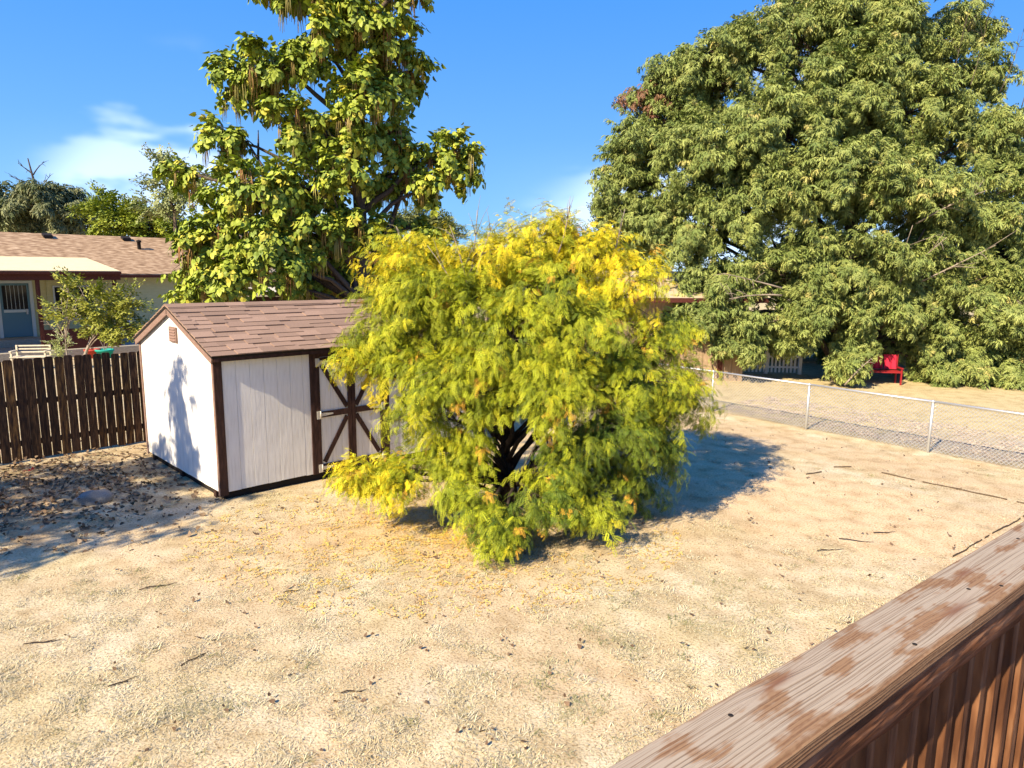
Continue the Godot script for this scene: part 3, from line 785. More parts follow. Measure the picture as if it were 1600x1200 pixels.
# ------------------------------------------------------------------ the shed
func make_shed() -> void:
	var s := thing("storage_shed", "white wooden garden shed with brown trim and brown shingle roof behind the golden tree", "shed", Vector3(-4.05, 0, -9.35), deg_to_rad(90.0 - 45.93))
	var L := 4.9; var W := 3.18; var E := 2.03; var P := 2.60
	var slope := (P - E) / (W * 0.5)
	# body
	var st := begin()
	add_prism(st, [Vector2(0, 0.12), Vector2(0, E), Vector2(W / 2, P), Vector2(W, E), Vector2(W, 0.12)], Vector3(0, 0, -1), Vector3.UP, Vector3(0.02, 0, 0), Vector3(L - 0.04, 0, 0))
	build(st, "wall", M.white_paint, s, Transform3D(Basis.from_scale(Vector3(1, 1, 0.986)), Vector3(0, 0, -0.022)))
	part_box("floor_frame", M.dark, s, Vector3(0.05, -0.02, -W + 0.05), Vector3(L - 0.05, 0.118, -0.05))
	for z in [-0.25, -1.6, -2.9]:
		part_box("skid", M.brown_trim, s, Vector3(0.0, -0.03, z - 0.045), Vector3(L, 0.075, z + 0.045))
	# front siding: grooved boards either side of the doors
	rng.seed = 301
	var x := 0.09
	while x < L - 0.09:
		var x2 := minf(x + 0.2, L - 0.09)
		if x < 1.41 and x2 > 1.41: x2 = 1.41
		if x >= 1.41 and x < 2.79: x = 2.79; continue
		part_box("siding_board", M.white_paint, s, Vector3(x + 0.0016, 0.10 + rng.randf_range(-0.006, 0.006), -0.022), Vector3(x2 - 0.0016, E + 0.02, -rng.randf_range(0.0, 0.0012)), 0.002)
		x = x2
	# end walls: boards cut to the slope of the roof
	for e in 2:
		var xe: float = 0.0 if e == 0 else L
		var out: float = -1.0 if e == 0 else 1.0
		var z := 0.05
		while z < W - 0.05:
			var z2 := minf(z + 0.2, W - 0.05)
			if z < W / 2 - 0.01 and z2 > W / 2: z2 = W / 2
			var h1 := E + slope * (W / 2 - absf(z - W / 2)) + 0.01
			var h2 := E + slope * (W / 2 - absf(z2 - W / 2)) + 0.01
			var b := begin()
			var y0 := 0.10 + rng.randf_range(-0.005, 0.005)
			add_prism(b, [Vector2(z + 0.0016, y0), Vector2(z + 0.0016, h1), Vector2(z2 - 0.0016, h2), Vector2(z2 - 0.0016, y0)], Vector3(0, 0, -1), Vector3.UP, Vector3(xe - out * 0.022, 0, 0), Vector3(out * (0.022 - rng.randf_range(0, 0.002)), 0, 0))
			build(b, "siding_board", M.white_paint, s)
			z = z2
	# corner trim
	for c in [[0.0, 1], [L, -1]]:
		var x0: float = c[0]; var d: int = c[1]
		part_box("corner_trim", M.brown_trim, s, Vector3(x0 - d * 0.018, 0.06, -0.005), Vector3(x0 + d * 0.095, E + 0.015, 0.022), 0.003)
		part_box("corner_trim", M.rake_trim, s, Vector3(x0 - d * 0.020, 0.06, -0.060), Vector3(x0 + d * 0.002, E + 0.012, -0.006), 0.003)
		part_box("corner_trim", M.rake_trim, s, Vector3(x0 - d * 0.020, 0.06, -W), Vector3(x0 + d * 0.002, E + 0.012, -W + 0.055), 0.003)
	# roof: sheathing, rake boards, shingles, ridge caps
	var over := 0.105
	var ang := atan(slope)
	var run := (W / 2 + over)
	var len_s := run / cos(ang)
	var ridge := Vector3(0, P + 0.045, -W / 2)
	for side in [1.0, -1.0]:
		var down := Vector3(0, -sin(ang), side * cos(ang))
		var up := Vector3(0, cos(ang), side * sin(ang))
		var bas := Basis(Vector3(side, 0, 0), up, down)
		var dk := begin()
		add_box(dk, Transform3D(bas, ridge + Vector3(L / 2, 0, 0) + down * len_s / 2 - up * 0.014), Vector3(L + 0.13, 0.026, len_s))
		build(dk, "roof_deck", M.dark, s)
		for e in [-0.056, L + 0.036]:
			var rk := begin()
			add_box(rk, Transform3D(bas, ridge + Vector3(e + 0.01, 0, 0) + down * (len_s / 2 - 0.01) - up * 0.072), Vector3(0.02, 0.09, len_s - 0.02))
			build(rk, "rake_board", M.rake_trim, s)
		part_box("fascia_board", M.brown_trim, s, Vector3(-0.03, ridge.y - sin(ang) * len_s - 0.075, (0.09 if side > 0 else -W - 0.09) - 0.009), Vector3(L + 0.03, ridge.y - sin(ang) * len_s - 0.026, (0.09 if side > 0 else -W - 0.09) + 0.009))
		rng.seed = 320
		var rows := 12
		var exposure := len_s / rows
		var back := begin()
		for r in rows:
			var xx := -0.075 - rng.randf() * 0.22
			var y := len_s - exposure * r + 0.015
			while xx < L + 0.07:
				var w := rng.randf_range(0.2, 0.48)
				var a := maxf(xx, -0.072); var b2 := minf(xx + w, L + 0.072)
				xx += w
				if b2 - a < 0.03: continue
				var th: float = 0.007 if rng.randf() < 0.5 else 0.017
				var piece := exposure + 0.05
				var at := ridge + down * (y - piece / 2) + up * (0.006 + th * 0.5) + Vector3((a + b2) / 2, 0, 0)
				var tilt := Basis(Vector3.RIGHT, -side * 0.06)
				var bb := (tilt * bas)
				if side > 0:
					put(box_mesh, "shingle", M.shingle[rng.randi() % 5], s, Transform3D(bb * Basis.from_scale(Vector3(b2 - a - 0.003, th, piece)), at))
				else:
					add_box(back, Transform3D(bb, at), Vector3(b2 - a - 0.003, th, piece))
		if side < 0:
			build(back, "back_shingles", M.shingle[2], s).set_meta("kind", "stuff")
	var xr := -0.07
	rng.seed = 330
	while xr < L + 0.05:
		var cap := begin()
		for side in [1.0, -1.0]:
			var down := Vector3(0, -sin(ang), side * cos(ang))
			var up := Vector3(0, cos(ang), side * sin(ang))
			add_box(cap, Transform3D(Basis(Vector3(side, 0, 0), up, down), Vector3(xr + 0.15, ridge.y, -W / 2) + down * 0.065 + up * (0.030 + rng.randf() * 0.003)), Vector3(0.30, 0.010, 0.14))
		build(cap, "ridge_cap", M.shingle[rng.randi() % 5], s)
		xr += 0.292
	# gable vent with louvres
	var v := part_box("gable_vent", M.rake_trim, s, Vector3(-0.028, 2.11, -W / 2 - 0.04), Vector3(-0.001, 2.34, -W / 2 + 0.26), 0.003)
	for k in 5:
		var lv := begin()
		add_box(lv, Transform3D(Basis(Vector3(0, 0, 1), -0.6), Vector3(-0.014, -0.084 + 0.042 * k, 0)), Vector3(0.012, 0.030, 0.24))
		build(lv, "louvre", M.rake_trim, v)
	# double doors
	part_box("door_jamb", M.brown_trim, s, Vector3(1.40, 0.09, -0.03), Vector3(1.555, 2.005, 0.020), 0.003)
	part_box("door_jamb", M.brown_trim, s, Vector3(2.645, 0.09, -0.03), Vector3(2.80, 2.005, 0.020), 0.003)
	part_box("door_header", M.brown_trim, s, Vector3(1.557, 1.90, -0.03), Vector3(2.643, 2.004, 0.018), 0.003)
	for k in 2:
		var x0: float = 1.562 if k == 0 else 2.104
		var x1: float = 2.096 if k == 0 else 2.638
		var leaf := part_box("door", M.white_paint, s, Vector3(x0, 0.10, -0.045), Vector3(x1, 1.895, -0.012))
		var inv := leaf.transform.affine_inverse()
		leaf.mesh = sized_box(Vector3(x1 - x0, 1.795, 0.033)); leaf.transform = Transform3D(Basis.IDENTITY, Vector3((x0 + x1) / 2, 0.9975, -0.0285))
		inv = leaf.transform.affine_inverse()
		var hinge_x: float = x0 if k == 0 else x1
		var meet_x: float = x1 if k == 0 else x0
		var dirn: float = 1.0 if k == 0 else -1.0
		for q in 3:
			var bx: float = x0 + (x1 - x0) * (q + 0.02) / 3.0
			var by: float = x0 + (x1 - x0) * (q + 0.98) / 3.0
			sub_box("door_board", M.white_paint, leaf, inv, Vector3(bx, 0.105, -0.012), Vector3(by, 1.89, -0.006))
		sub_box("stile", M.brown_trim, leaf, inv, Vector3(minf(meet_x, meet_x - dirn * 0.062), 0.11, -0.006), Vector3(maxf(meet_x, meet_x - dirn * 0.062), 1.89, 0.016))
		var a0: float = minf(hinge_x, meet_x - dirn * 0.062); var a1: float = maxf(hinge_x, meet_x - dirn * 0.062)
		sub_box("rail", M.brown_trim, leaf, inv, Vector3(a0, 0.11, -0.006), Vector3(a1, 0.225, 0.0145))
		sub_box("rail", M.brown_trim, leaf, inv, Vector3(a0, 1.80, -0.006), Vector3(a1, 1.89, 0.0145))
		sub_box("rail", M.brown_trim, leaf, inv, Vector3(a0, 0.965, -0.006), Vector3(a1, 1.055, 0.0145))
		for half in 2:
			var p0 := Vector3(meet_x - dirn * 0.064, 0.955 if half == 0 else 1.065, 0)
			var p1 := Vector3(hinge_x + dirn * 0.03, 0.235 if half == 0 else 1.79, 0)
			var br := begin()
			var dd := (p1 - p0)
			add_box(br, Transform3D(Basis(Vector3(0, 0, 1), atan2(dd.y, dd.x)), (p0 + p1) / 2 + Vector3(0, 0, 0.002)), Vector3(dd.length() - 0.05, 0.07, 0.016))
			build(br, "brace", M.brown_trim, leaf, inv)
		for hy in [1.82, 1.01, 0.17]:
			var hg := begin()
			var hx: float = hinge_x - dirn * 0.045
			add_box(hg, Transform3D(Basis.IDENTITY, Vector3(hx, hy, 0.0235)), Vector3(0.055, 0.125, 0.006))
			add_tube(hg, [Vector3(hinge_x - dirn * 0.012, hy - 0.06, 0.028), Vector3(hinge_x - dirn * 0.012, hy + 0.06, 0.028)], [0.007, 0.007], 6)
			add_prism(hg, [Vector2(0, -0.03), Vector2(0.21, -0.010), Vector2(0.21, 0.010), Vector2(0, 0.03)], Vector3(dirn, 0, 0), Vector3.UP, Vector3(hinge_x - dirn * 0.008, hy, 0.0185), Vector3(0, 0, 0.006))
			build(hg, "hinge", M.hinge, leaf, inv)

func sized_box(size: Vector3) -> BoxMesh:
	var b := BoxMesh.new()
	b.size = size
	return b

func sub_box(called: String, mat: Material, parent: Node3D, inv: Transform3D, lo: Vector3, hi: Vector3) -> void:
	# corners are given in the grandparent's frame
	put(sized_box((hi - lo).abs()), called, mat, parent, inv * Transform3D(Basis.IDENTITY, (lo + hi) / 2))

# ------------------------------------------------------------------ fences and deck rail
func picket_mesh(w: float, h: float, t: float, notch: float) -> ArrayMesh:
	var st := begin()
	var pts := [Vector2(-w / 2, 0), Vector2(-w / 2, h - notch)]
	for k in 4:
		var a := PI / 2 * (k + 1) / 4.0
		pts.append(Vector2(-w / 2 + notch * (1.0 - cos(a)), h - notch + notch * sin(a) * 0.92))
	for k in 4:
		var a := PI / 2 * (3 - k) / 4.0
		pts.append(Vector2(w / 2 - notch * (1.0 - cos(a)), h - notch + notch * sin(a) * 0.92))
	pts.append(Vector2(w / 2, 0))
	add_prism(st, pts, Vector3.RIGHT, Vector3.UP, Vector3(0, 0, -t), Vector3(0, 0, t))
	st.generate_normals()
	return st.commit()

func make_plank_fence() -> void:
	var yaw := atan2(1.48, 1.58)
	var f := thing("plank_fence", "dark stained plank fence with rounded pickets beside the shed", "fence", Vector3(-8.32, 0, -11.08), PI / 2 - yaw)
	rng.seed = 401
	var shapes := [picket_mesh(0.132, 1.70, 0.016, 0.038), picket_mesh(0.129, 1.69, 0.016, 0.035), picket_mesh(0.134, 1.705, 0.016, 0.040)]
	var x := -2.6
	while x < 13.5:
		var b := Basis(Vector3(0, 0, 1), rng.randf_range(-0.006, 0.006))
		b = Basis(Vector3.UP, rng.randf_range(-0.05, 0.05)) * b
		var w := rng.randi() % 4
		if x > 1.4 and x < 2.4 and rng.randf() < 0.7: w = 3
		put(shapes[rng.randi() % 3], "picket", M.fence_wood[w], f, Transform3D(b, Vector3(x, 0.015 + rng.randf_range(-0.012, 0.012), rng.randf_range(-0.002, 0.002))))
		x += 0.1455 + rng.randf_range(-0.002, 0.002)
	for y in [0.30, 0.98]:
		part_box("rail", M.fence_wood[1], f, Vector3(-2.7, y - 0.045, -0.060), Vector3(13.5, y + 0.045, -0.022))
	for k in 7:
		var px := -2.0 + 2.44 * k
		part_box("post", M.fence_wood[0], f, Vector3(px - 0.045, -0.1, -0.155), Vector3(px + 0.045, 1.66, -0.064), 0.006)

func make_chain_fence() -> void:
	var a := Vector3(10.55, 0, -8.69); var step := Vector3(-1.463, 0, -1.843)
	var turn := atan2(-step.z, step.x)
	var f := thing("chain_link_fence", "low galvanised chain link fence with round posts and top rail", "fence", a, turn)
	var span := step.length()
	var n := 6
	var h := 0.94
	for k in n:
		var p := begin()
		add_tube(p, [Vector3(k * span, -0.1, 0), Vector3(k * span, h - 0.02, 0)], [0.024, 0.024], 10)
		var post := build(p, "post", M.galv, f)
		var c := begin()
		add_lathe(c, [Vector2(0.026, 0), Vector2(0.030, 0.012), Vector2(0.030, 0.035), Vector2(0.018, 0.055), Vector2(0.0, 0.06)], Vector3(k * span, h - 0.03, 0), 10)
		build(c, "loop_cap", M.galv, post)
		if k == n - 1: break
		var r := begin()
		add_tube(r, [Vector3(k * span + 0.001, h, 0), Vector3((k + 0.5) * span, h - 0.006, 0), Vector3((k + 1) * span - 0.001, h, 0)], [0.0195, 0.0195, 0.0195], 9)
		build(r, "top_rail", M.galv, f)
		# woven wire, 50 mm diamonds
		var m := begin()
		var pitch := 0.0715
		var lo := 0.02; var hi := h + 0.018
		var run := hi - lo
		var q := -run
		while q < span:
			for dirn in [1.0, -1.0]:
				var x0: float = k * span + (q if dirn > 0 else q + run)
				var x1: float = x0 + dirn * run
				var t0 := 0.0; var t1 := 1.0
				var lim0 := k * span; var lim1 := (k + 1) * span
				if x1 != x0:
					var ta := (lim0 - x0) / (x1 - x0); var tb := (lim1 - x0) / (x1 - x0)
					t0 = maxf(t0, minf(ta, tb)); t1 = minf(t1, maxf(ta, tb))
				if t1 - t0 < 0.01: continue
				var zz: float = 0.028 + dirn * 0.0022
				add_tube(m, [Vector3(lerpf(x0, x1, t0), lerpf(lo, hi, t0), zz), Vector3(lerpf(x0, x1, t1), lerpf(lo, hi, t1), zz)], [0.0040, 0.0040], 3, false)
			q += pitch
		build(m, "wire_mesh", M.galv, f).set_meta("kind", "stuff")

func make_deck() -> void:
	var v := Vector3(0.794, 0, -0.608)
	var turn := atan2(-v.z, v.x)
	var r := thing("deck_railing", "weathered red brown deck railing with worn wide top board", "railing", Vector3(0.257, 1.5, -0.896), turn)
	# in its own frame: x along the rail, z towards the deck; the cap's middle line is z = 0
	var hw := 0.0725
	var x0 := -1.4; var x1 := 3.6
	# top board with its own UVs, edges eased, a few waves along the arris
	var st := begin()
	rng.seed = 501
	var n := 60
	var rows := []
	var w := FastNoiseLite.new(); w.seed = 4; w.frequency = 1.2
	for i in n + 1:
		var x := lerpf(x0, x1, float(i) / n)
		var d1 := 0.0012 * w.get_noise_1d(x * 2.0); var d2 := 0.0012 * w.get_noise_1d(x * 2.0 + 50)
		var sag := 0.0015 * w.get_noise_1d(x + 90)
		var prof := [Vector2(-hw + d1, -0.034), Vector2(-hw + d1, -0.005), Vector2(-hw + 0.005, 0.0), Vector2(-hw * 0.4, 0.0005), Vector2(hw * 0.4, 0.0005), Vector2(hw - 0.006, 0.0), Vector2(hw + d2, -0.006), Vector2(hw + d2, -0.034)]
		var row := []
		for p in prof: row.append(Vector3(x, 1.0 + p.y + sag, p.x))
		rows.append(row)
	var vs := [0.0, 0.10, 0.13, 0.35, 0.65, 0.87, 0.90, 1.0]
	for i in n:
		for j in 8:
			var j2 := (j + 1) % 8
			var q := [[i, j], [i + 1, j], [i + 1, j2], [i, j], [i + 1, j2], [i, j2]]
			st.set_smooth_group(-1)
			for e in q:
				st.set_uv(Vector2(((x1 - x0) * e[0] / n - 0.8) / 3.0, vs[e[1]]))
				st.add_vertex(rows[e[0]][e[1]])
	st.generate_normals(); st.generate_tangents()
	put(st.commit(), "top_board", M.cap_wood, r)
	for q in [[0.15, -0.035], [0.62, 0.045], [0.97, 0.012], [1.05, 0.05], [1.42, -0.03], [-0.2, 0.04]]:
		var sw := begin()
		add_lathe(sw, [Vector2(0.0045, -0.004), Vector2(0.0045, 0.0012), Vector2(0.003, 0.0020), Vector2(0.0, 0.0016)], Vector3(q[0], 1.0, q[1]), 10)
		build(sw, "screw", M.dark, r)
	# the rail under it, with a waney lower edge
	var rl := begin()
	var pr := []
	for i in n + 1:
		var x := lerpf(x0, x1, float(i) / n)
		var low := 0.868 + 0.012 * w.get_noise_1d(x * 1.7 + 20) + 0.006 * w.get_noise_1d(x * 6.0)
		var f := 0.003 * w.get_noise_1d(x * 3.0 + 70)
		pr.append([Vector3(x, 0.9655, 0.026), Vector3(x, 0.9655, 0.060 + f), Vector3(x, 0.945 + f, 0.064 + f), Vector3(x, low + 0.035, 0.063 - f), Vector3(x, low + 0.008, 0.058), Vector3(x, low, 0.048), Vector3(x, low, 0.026)])
	for i in n:
		rl.set_smooth_group(2)
		for j in 7:
			var j2 := (j + 1) % 7
			quad(rl, pr[i][j], pr[i + 1][j], pr[i + 1][j2], pr[i][j2])
	build(rl, "upper_rail", M.rail_wood, r)
	part_box("lower_rail", M.deck_wood, r, Vector3(x0, 0.06, 0.026), Vector3(x1, 0.15, 0.062), 0.003)
	var x := x0 + 0.05
	while x < x1:
		part_box("baluster", M.deck_wood, r, Vector3(x - 0.0195, 0.02, -0.046), Vector3(x + 0.0195, 0.962, -0.006), 0.002)
		x += 0.103 + rng.randf_range(-0.004, 0.004)
	for px in [x0 - 0.055, x1 + 0.055]:
		part_box("post", M.deck_wood, r, Vector3(px - 0.045, 0.0, -0.045), Vector3(px + 0.045, 0.962, 0.045), 0.004)
	# the deck itself: planks on joists, on posts
	var d := thing("deck", "raised red brown plank deck behind the railing", "deck", Vector3(0.257, 0, -0.896), turn)
	for k in 14:
		part_box("plank", M.deck_wood, d, Vector3(x0 - 0.1, 1.462, -0.10 + 0.145 * k), Vector3(x1 + 0.1, 1.497, -0.10 + 0.145 * k + 0.139), 0.003)
	part_box("rim_joist", M.deck_wood, d, Vector3(x0 - 0.1, 1.25, -0.095), Vector3(x1 + 0.1, 1.460, -0.058))
	for px in [x0 + 0.1, (x0 + x1) / 2, x1 - 0.1]:
		for pz in [0.0, 1.8]:
			part_box("post", M.deck_wood, d, Vector3(px - 0.045, -0.05, pz - 0.045), Vector3(px + 0.045, 1.459, pz + 0.045))

# ------------------------------------------------------------------ the houses
func lap_wall(h: Node3D, x0: float, x1: float, y0: float, y1: float, z: float, mat: Material) -> void:
	var y := y0
	while y < y1 - 0.02:
		var b := begin()
		add_prism(b, [Vector2(z - 0.02, y), Vector2(z + 0.014, y), Vector2(z + 0.002, minf(y + 0.21, y1)), Vector2(z - 0.02, minf(y + 0.21, y1))], Vector3(0, 0, 1), Vector3.UP, Vector3(x0, 0, 0), Vector3(x1 - x0, 0, 0))
		build(b, "siding_board", mat, h)
		y += 0.205

func gable_roof(h: Node3D, x0: float, x1: float, ze: float, ye: float, zr: float, yr: float, mat: Material, thick := 0.12) -> void:
	# two slopes with their ridge along x; ze / ye is the front eave, zr / yr the ridge
	var zb := 2.0 * zr - ze
	for q in [[ze, 1], [zb, -1]]:
		var st := begin()
		var e := Vector3(0, ye, q[0]); var r := Vector3(0, yr, zr)
		var a := Vector3(x0, 0, 0); var b := Vector3(x1, 0, 0)
		var dn := Vector3(0, -thick, 0)
		quad(st, e + a, r + a, r + b, e + b)
		quad(st, e + a + dn, e + b + dn, r + b + dn, r + a + dn)
		quad(st, e + a, e + b, e + b + dn, e + a + dn)
		quad(st, e + a, e + a + dn, r + a + dn, r + a)
		quad(st, e + b, r + b, r + b + dn, e + b + dn)
		build(st, "roof", mat, h)

func make_left_house() -> void:
	# own frame: x along the front, z out of the front wall towards the yard
	var h := thing("neighbour_house", "low pale yellow house with brown shingle roof and cream patio cover beyond the plank fence", "house", Vector3(-19.0, 0, -26.7), deg_to_rad(46.0))
	part_box("wall", M.house_siding, h, Vector3(-6, 0.0, -7.6), Vector3(9.4, 2.95, -0.03))
	part_box("foundation", M.concrete, h, Vector3(-6.02, -0.1, -7.62), Vector3(9.42, 0.5, -0.022))
	lap_wall(h, 1.05, 9.4, 0.52, 2.9, 0.0, M.house_siding)
	lap_wall(h, -6.0, -0.62, 0.52, 2.9, 0.0, M.house_siding)
	gable_roof(h, -6.4, 9.8, 0.45, 2.98, -3.8, 4.66, M.house_roof)
	part_box("gutter", M.red_brown, h, Vector3(-6.4, 2.82, 0.455), Vector3(9.8, 2.93, 0.53))
	# patio cover: a thin cream deck sloping off the roof, with its beam and posts
	var pc := begin()
	add_prism(pc, [Vector2(-1.05, 3.62), Vector2(3.1, 3.10), Vector2(3.1, 3.04), Vector2(-1.05, 3.56)], Vector3(0, 0, 1), Vector3.UP, Vector3(-6.2, 0, 0), Vector3(9.0, 0, 0))
	var cover := build(pc, "patio_cover", M.canopy, h)
	part_box("beam", M.red_brown, cover, Vector3(-6.2, 2.76, 2.82), Vector3(2.82, 3.04, 3.02))
	part_box("fascia", M.red_brown, cover, Vector3(-6.2, 2.97, 3.101), Vector3(2.83, 3.075, 3.13))
	for px in [-3.6, 0.15, 2.62]:
		part_box("post", M.red_brown, cover, Vector3(px - 0.06, 0.2, 2.86), Vector3(px + 0.06, 2.758, 2.98))
	part_box("patio_slab", M.concrete, h, Vector3(-6.2, -0.05, 0.0), Vector3(4.0, 0.27, 3.3))
	part_box("doorstep", M.concrete, h, Vector3(-0.9, 0.272, 0.015), Vector3(1.3, 0.54, 1.0))
	# storm door with a grille of bars above and a solid panel below
	var dr := part_box("door", M.slate_door, h, Vector3(-0.48, 0.56, -0.02), Vector3(0.46, 2.60, 0.03))
	var inv := Transform3D(Basis.IDENTITY, dr.position).affine_inverse()
	dr.mesh = sized_box(Vector3(0.94, 2.04, 0.05)); dr.transform = Transform3D(Basis.IDENTITY, dr.position)
	sub_box("pane", M.glass, dr, inv, Vector3(-0.40, 1.62, 0.03), Vector3(0.38, 2.52, 0.036))
	for k in 5:
		sub_box("bar", M.door_frame, dr, inv, Vector3(-0.28 + 0.13 * k, 1.62, 0.037), Vector3(-0.268 + 0.13 * k, 2.52, 0.047))
	sub_box("rail", M.door_frame, dr, inv, Vector3(-0.40, 1.50, 0.031), Vector3(0.38, 1.60, 0.05))
	sub_box("handle", M.galv, dr, inv, Vector3(0.30, 1.42, 0.051), Vector3(0.36, 1.62, 0.09))
	part_box("door_frame", M.door_frame, h, Vector3(-0.60, 0.52, -0.02), Vector3(-0.485, 2.70, 0.05))
	part_box("door_frame", M.door_frame, h, Vector3(0.465, 0.52, -0.02), Vector3(0.58, 2.70, 0.05))
	part_box("door_frame", M.door_frame, h, Vector3(-0.483, 2.605, -0.02), Vector3(0.463, 2.70, 0.048))
	for wx in [[1.25, 2.7, 1.15, 2.5], [6.6, 7.6, 1.3, 2.4]]:
		var wn := part_box("window", M.door_frame, h, Vector3(wx[0], wx[2], 0.0), Vector3(wx[1], wx[3], 0.045))
		var wi := Transform3D(Basis.IDENTITY, wn.position).affine_inverse()
		wn.mesh = sized_box(Vector3(wx[1] - wx[0], wx[3] - wx[2], 0.045)); wn.transform = Transform3D(Basis.IDENTITY, wn.position)
		sub_box("pane", M.glass, wn, wi, Vector3(wx[0] + 0.06, wx[2] + 0.06, 0.046), Vector3((wx[0] + wx[1]) / 2 - 0.02, wx[3] - 0.06, 0.050))
		sub_box("pane", M.glass, wn, wi, Vector3((wx[0] + wx[1]) / 2 + 0.02, wx[2] + 0.06, 0.046), Vector3(wx[1] - 0.06, wx[3] - 0.06, 0.050))
	part_box("porch_half_wall", M.red_brown, h, Vector3(0.22, 0.272, 2.885), Vector3(2.55, 1.0, 2.955))
	# pale slats of a low porch screen
	for k in 5:
		part_box("screen_slat", M.lavender, h, Vector3(2.78 + 0.16 * k, 0.55, 1.6), Vector3(2.90 + 0.16 * k, 1.15, 1.63))
	part_box("screen_rail", M.red_brown, h, Vector3(2.72, 0.50, 1.56), Vector3(3.6, 0.548, 1.66))
	for px in [2.72, 3.55]: part_box("screen_post", M.red_brown, h, Vector3(px, 0.27, 1.57), Vector3(px + 0.05, 0.498, 1.65))
	# roof vents and a flue pipe
	var sl := (4.66 - 2.98) / (3.8 + 0.45)
	for vx in [2.0, 5.1, 7.6]:
		var vz := -3.35
		var vy := 2.98 + sl * (0.45 - vz)
		var vt := begin()
		add_prism(vt, [Vector2(vz - 0.18, vy + 0.10), Vector2(vz + 0.16, vy - 0.03), Vector2(vz + 0.16, vy + 0.09), Vector2(vz - 0.14, vy + 0.19)], Vector3(0, 0, 1), Vector3.UP, Vector3(vx - 0.17, 0, 0), Vector3(0.34, 0, 0))
		build(vt, "roof_vent", M.dark, h)
	var fp := begin()
	add_lathe(fp, [Vector2(0.08, 0), Vector2(0.08, 0.36), Vector2(0.11, 0.36), Vector2(0.11, 0.44), Vector2(0.0, 0.48)], Vector3(5.3, 2.98 + sl * 2.75 - 0.06, -2.3), 10)
	build(fp, "flue_pipe", M.dark, h)

func make_other_houses() -> void:
	# tan house behind the chain-link corner, seen between the two trees
	var h := thing("tan_house", "tan board house with pale roof glimpsed between golden tree and big tree", "house", Vector3(6.9, 0, -20.75), deg_to_rad(4.0))
	part_box("wall", M.tan_wall, h, Vector3(-7.5, -0.05, -6.0), Vector3(0.0, 2.62, -0.02))
	for k in 25:
		part_box("siding_board", M.tan_wall, h, Vector3(-7.5 + 0.3 * k + 0.006, -0.03, -0.02), Vector3(-7.2 + 0.3 * k - 0.006, 2.5, 0.004 if k % 2 else 0.009))
	part_box("corner_board", M.tan_wall, h, Vector3(-0.06, -0.04, -0.1), Vector3(0.03, 2.52, 0.03))
	part_box("downpipe", M.red_brown, h, Vector3(-0.75, 0.1, 0.012), Vector3(-0.62, 2.5, 0.10))
	gable_roof(h, -7.9, 0.45, 0.55, 2.50, -3.0, 3.25, M.tan_roof)
	part_box("fascia", M.red_brown, h, Vector3(-7.9, 2.36, 0.553), Vector3(0.45, 2.49, 0.585))
	var wn := part_box("window", M.red_brown, h, Vector3(-2.5, 1.2, 0.0), Vector3(-1.55, 2.1, 0.03))
	var wi := Transform3D(Basis.IDENTITY, wn.position).affine_inverse()
	wn.mesh = sized_box(Vector3(0.95, 0.9, 0.03)); wn.transform = Transform3D(Basis.IDENTITY, wn.position)
	sub_box("pane", M.glass, wn, wi, Vector3(-2.43, 1.27, 0.031), Vector3(-1.62, 2.03, 0.036))
	# roof beyond the catalpa
	var h2 := thing("far_house", "far house with tan roof glimpsed behind the pod bearing tree", "house", Vector3(-9.6, 0, -36.0), deg_to_rad(40.0))
	part_box("wall", M.tan_wall, h2, Vector3(-4.5, -0.05, -7.0), Vector3(5.5, 3.3, 0.0))
	gable_roof(h2, -5.0, 6.0, 0.6, 3.25, -3.5, 5.1, M.house_roof)
	part_box("fascia", M.pale_wood, h2, Vector3(-5.0, 3.06, 0.605), Vector3(6.0, 3.24, 0.64))
	# low lean-to roof showing over the shed ridge
	var c := thing("lean_to", "low dark lean-to roof just visible over the shed ridge", "lean-to", Vector3(-8.3, 0, -21.0), deg_to_rad(35.0))
	var sl := begin()
	add_prism(sl, [Vector2(-1.6, 2.62), Vector2(0.2, 2.46), Vector2(0.2, 2.38), Vector2(-1.6, 2.54)], Vector3(0, 0, 1), Vector3.UP, Vector3(-0.3, 0, 0), Vector3(2.4, 0, 0))
	build(sl, "roof", M.pale_wood, c)
	for px in [-0.2, 1.95]:
		for pz in [-1.45, 0.1]: part_box("post", M.brown_trim, c, Vector3(px - 0.05, -0.05, pz - 0.05), Vector3(px + 0.05, 2.40 - 0.08 * pz, pz + 0.05))
	part_box("back_wall", M.brown_trim, c, Vector3(-0.2, 0.0, -1.58), Vector3(1.95, 2.52, -1.54))

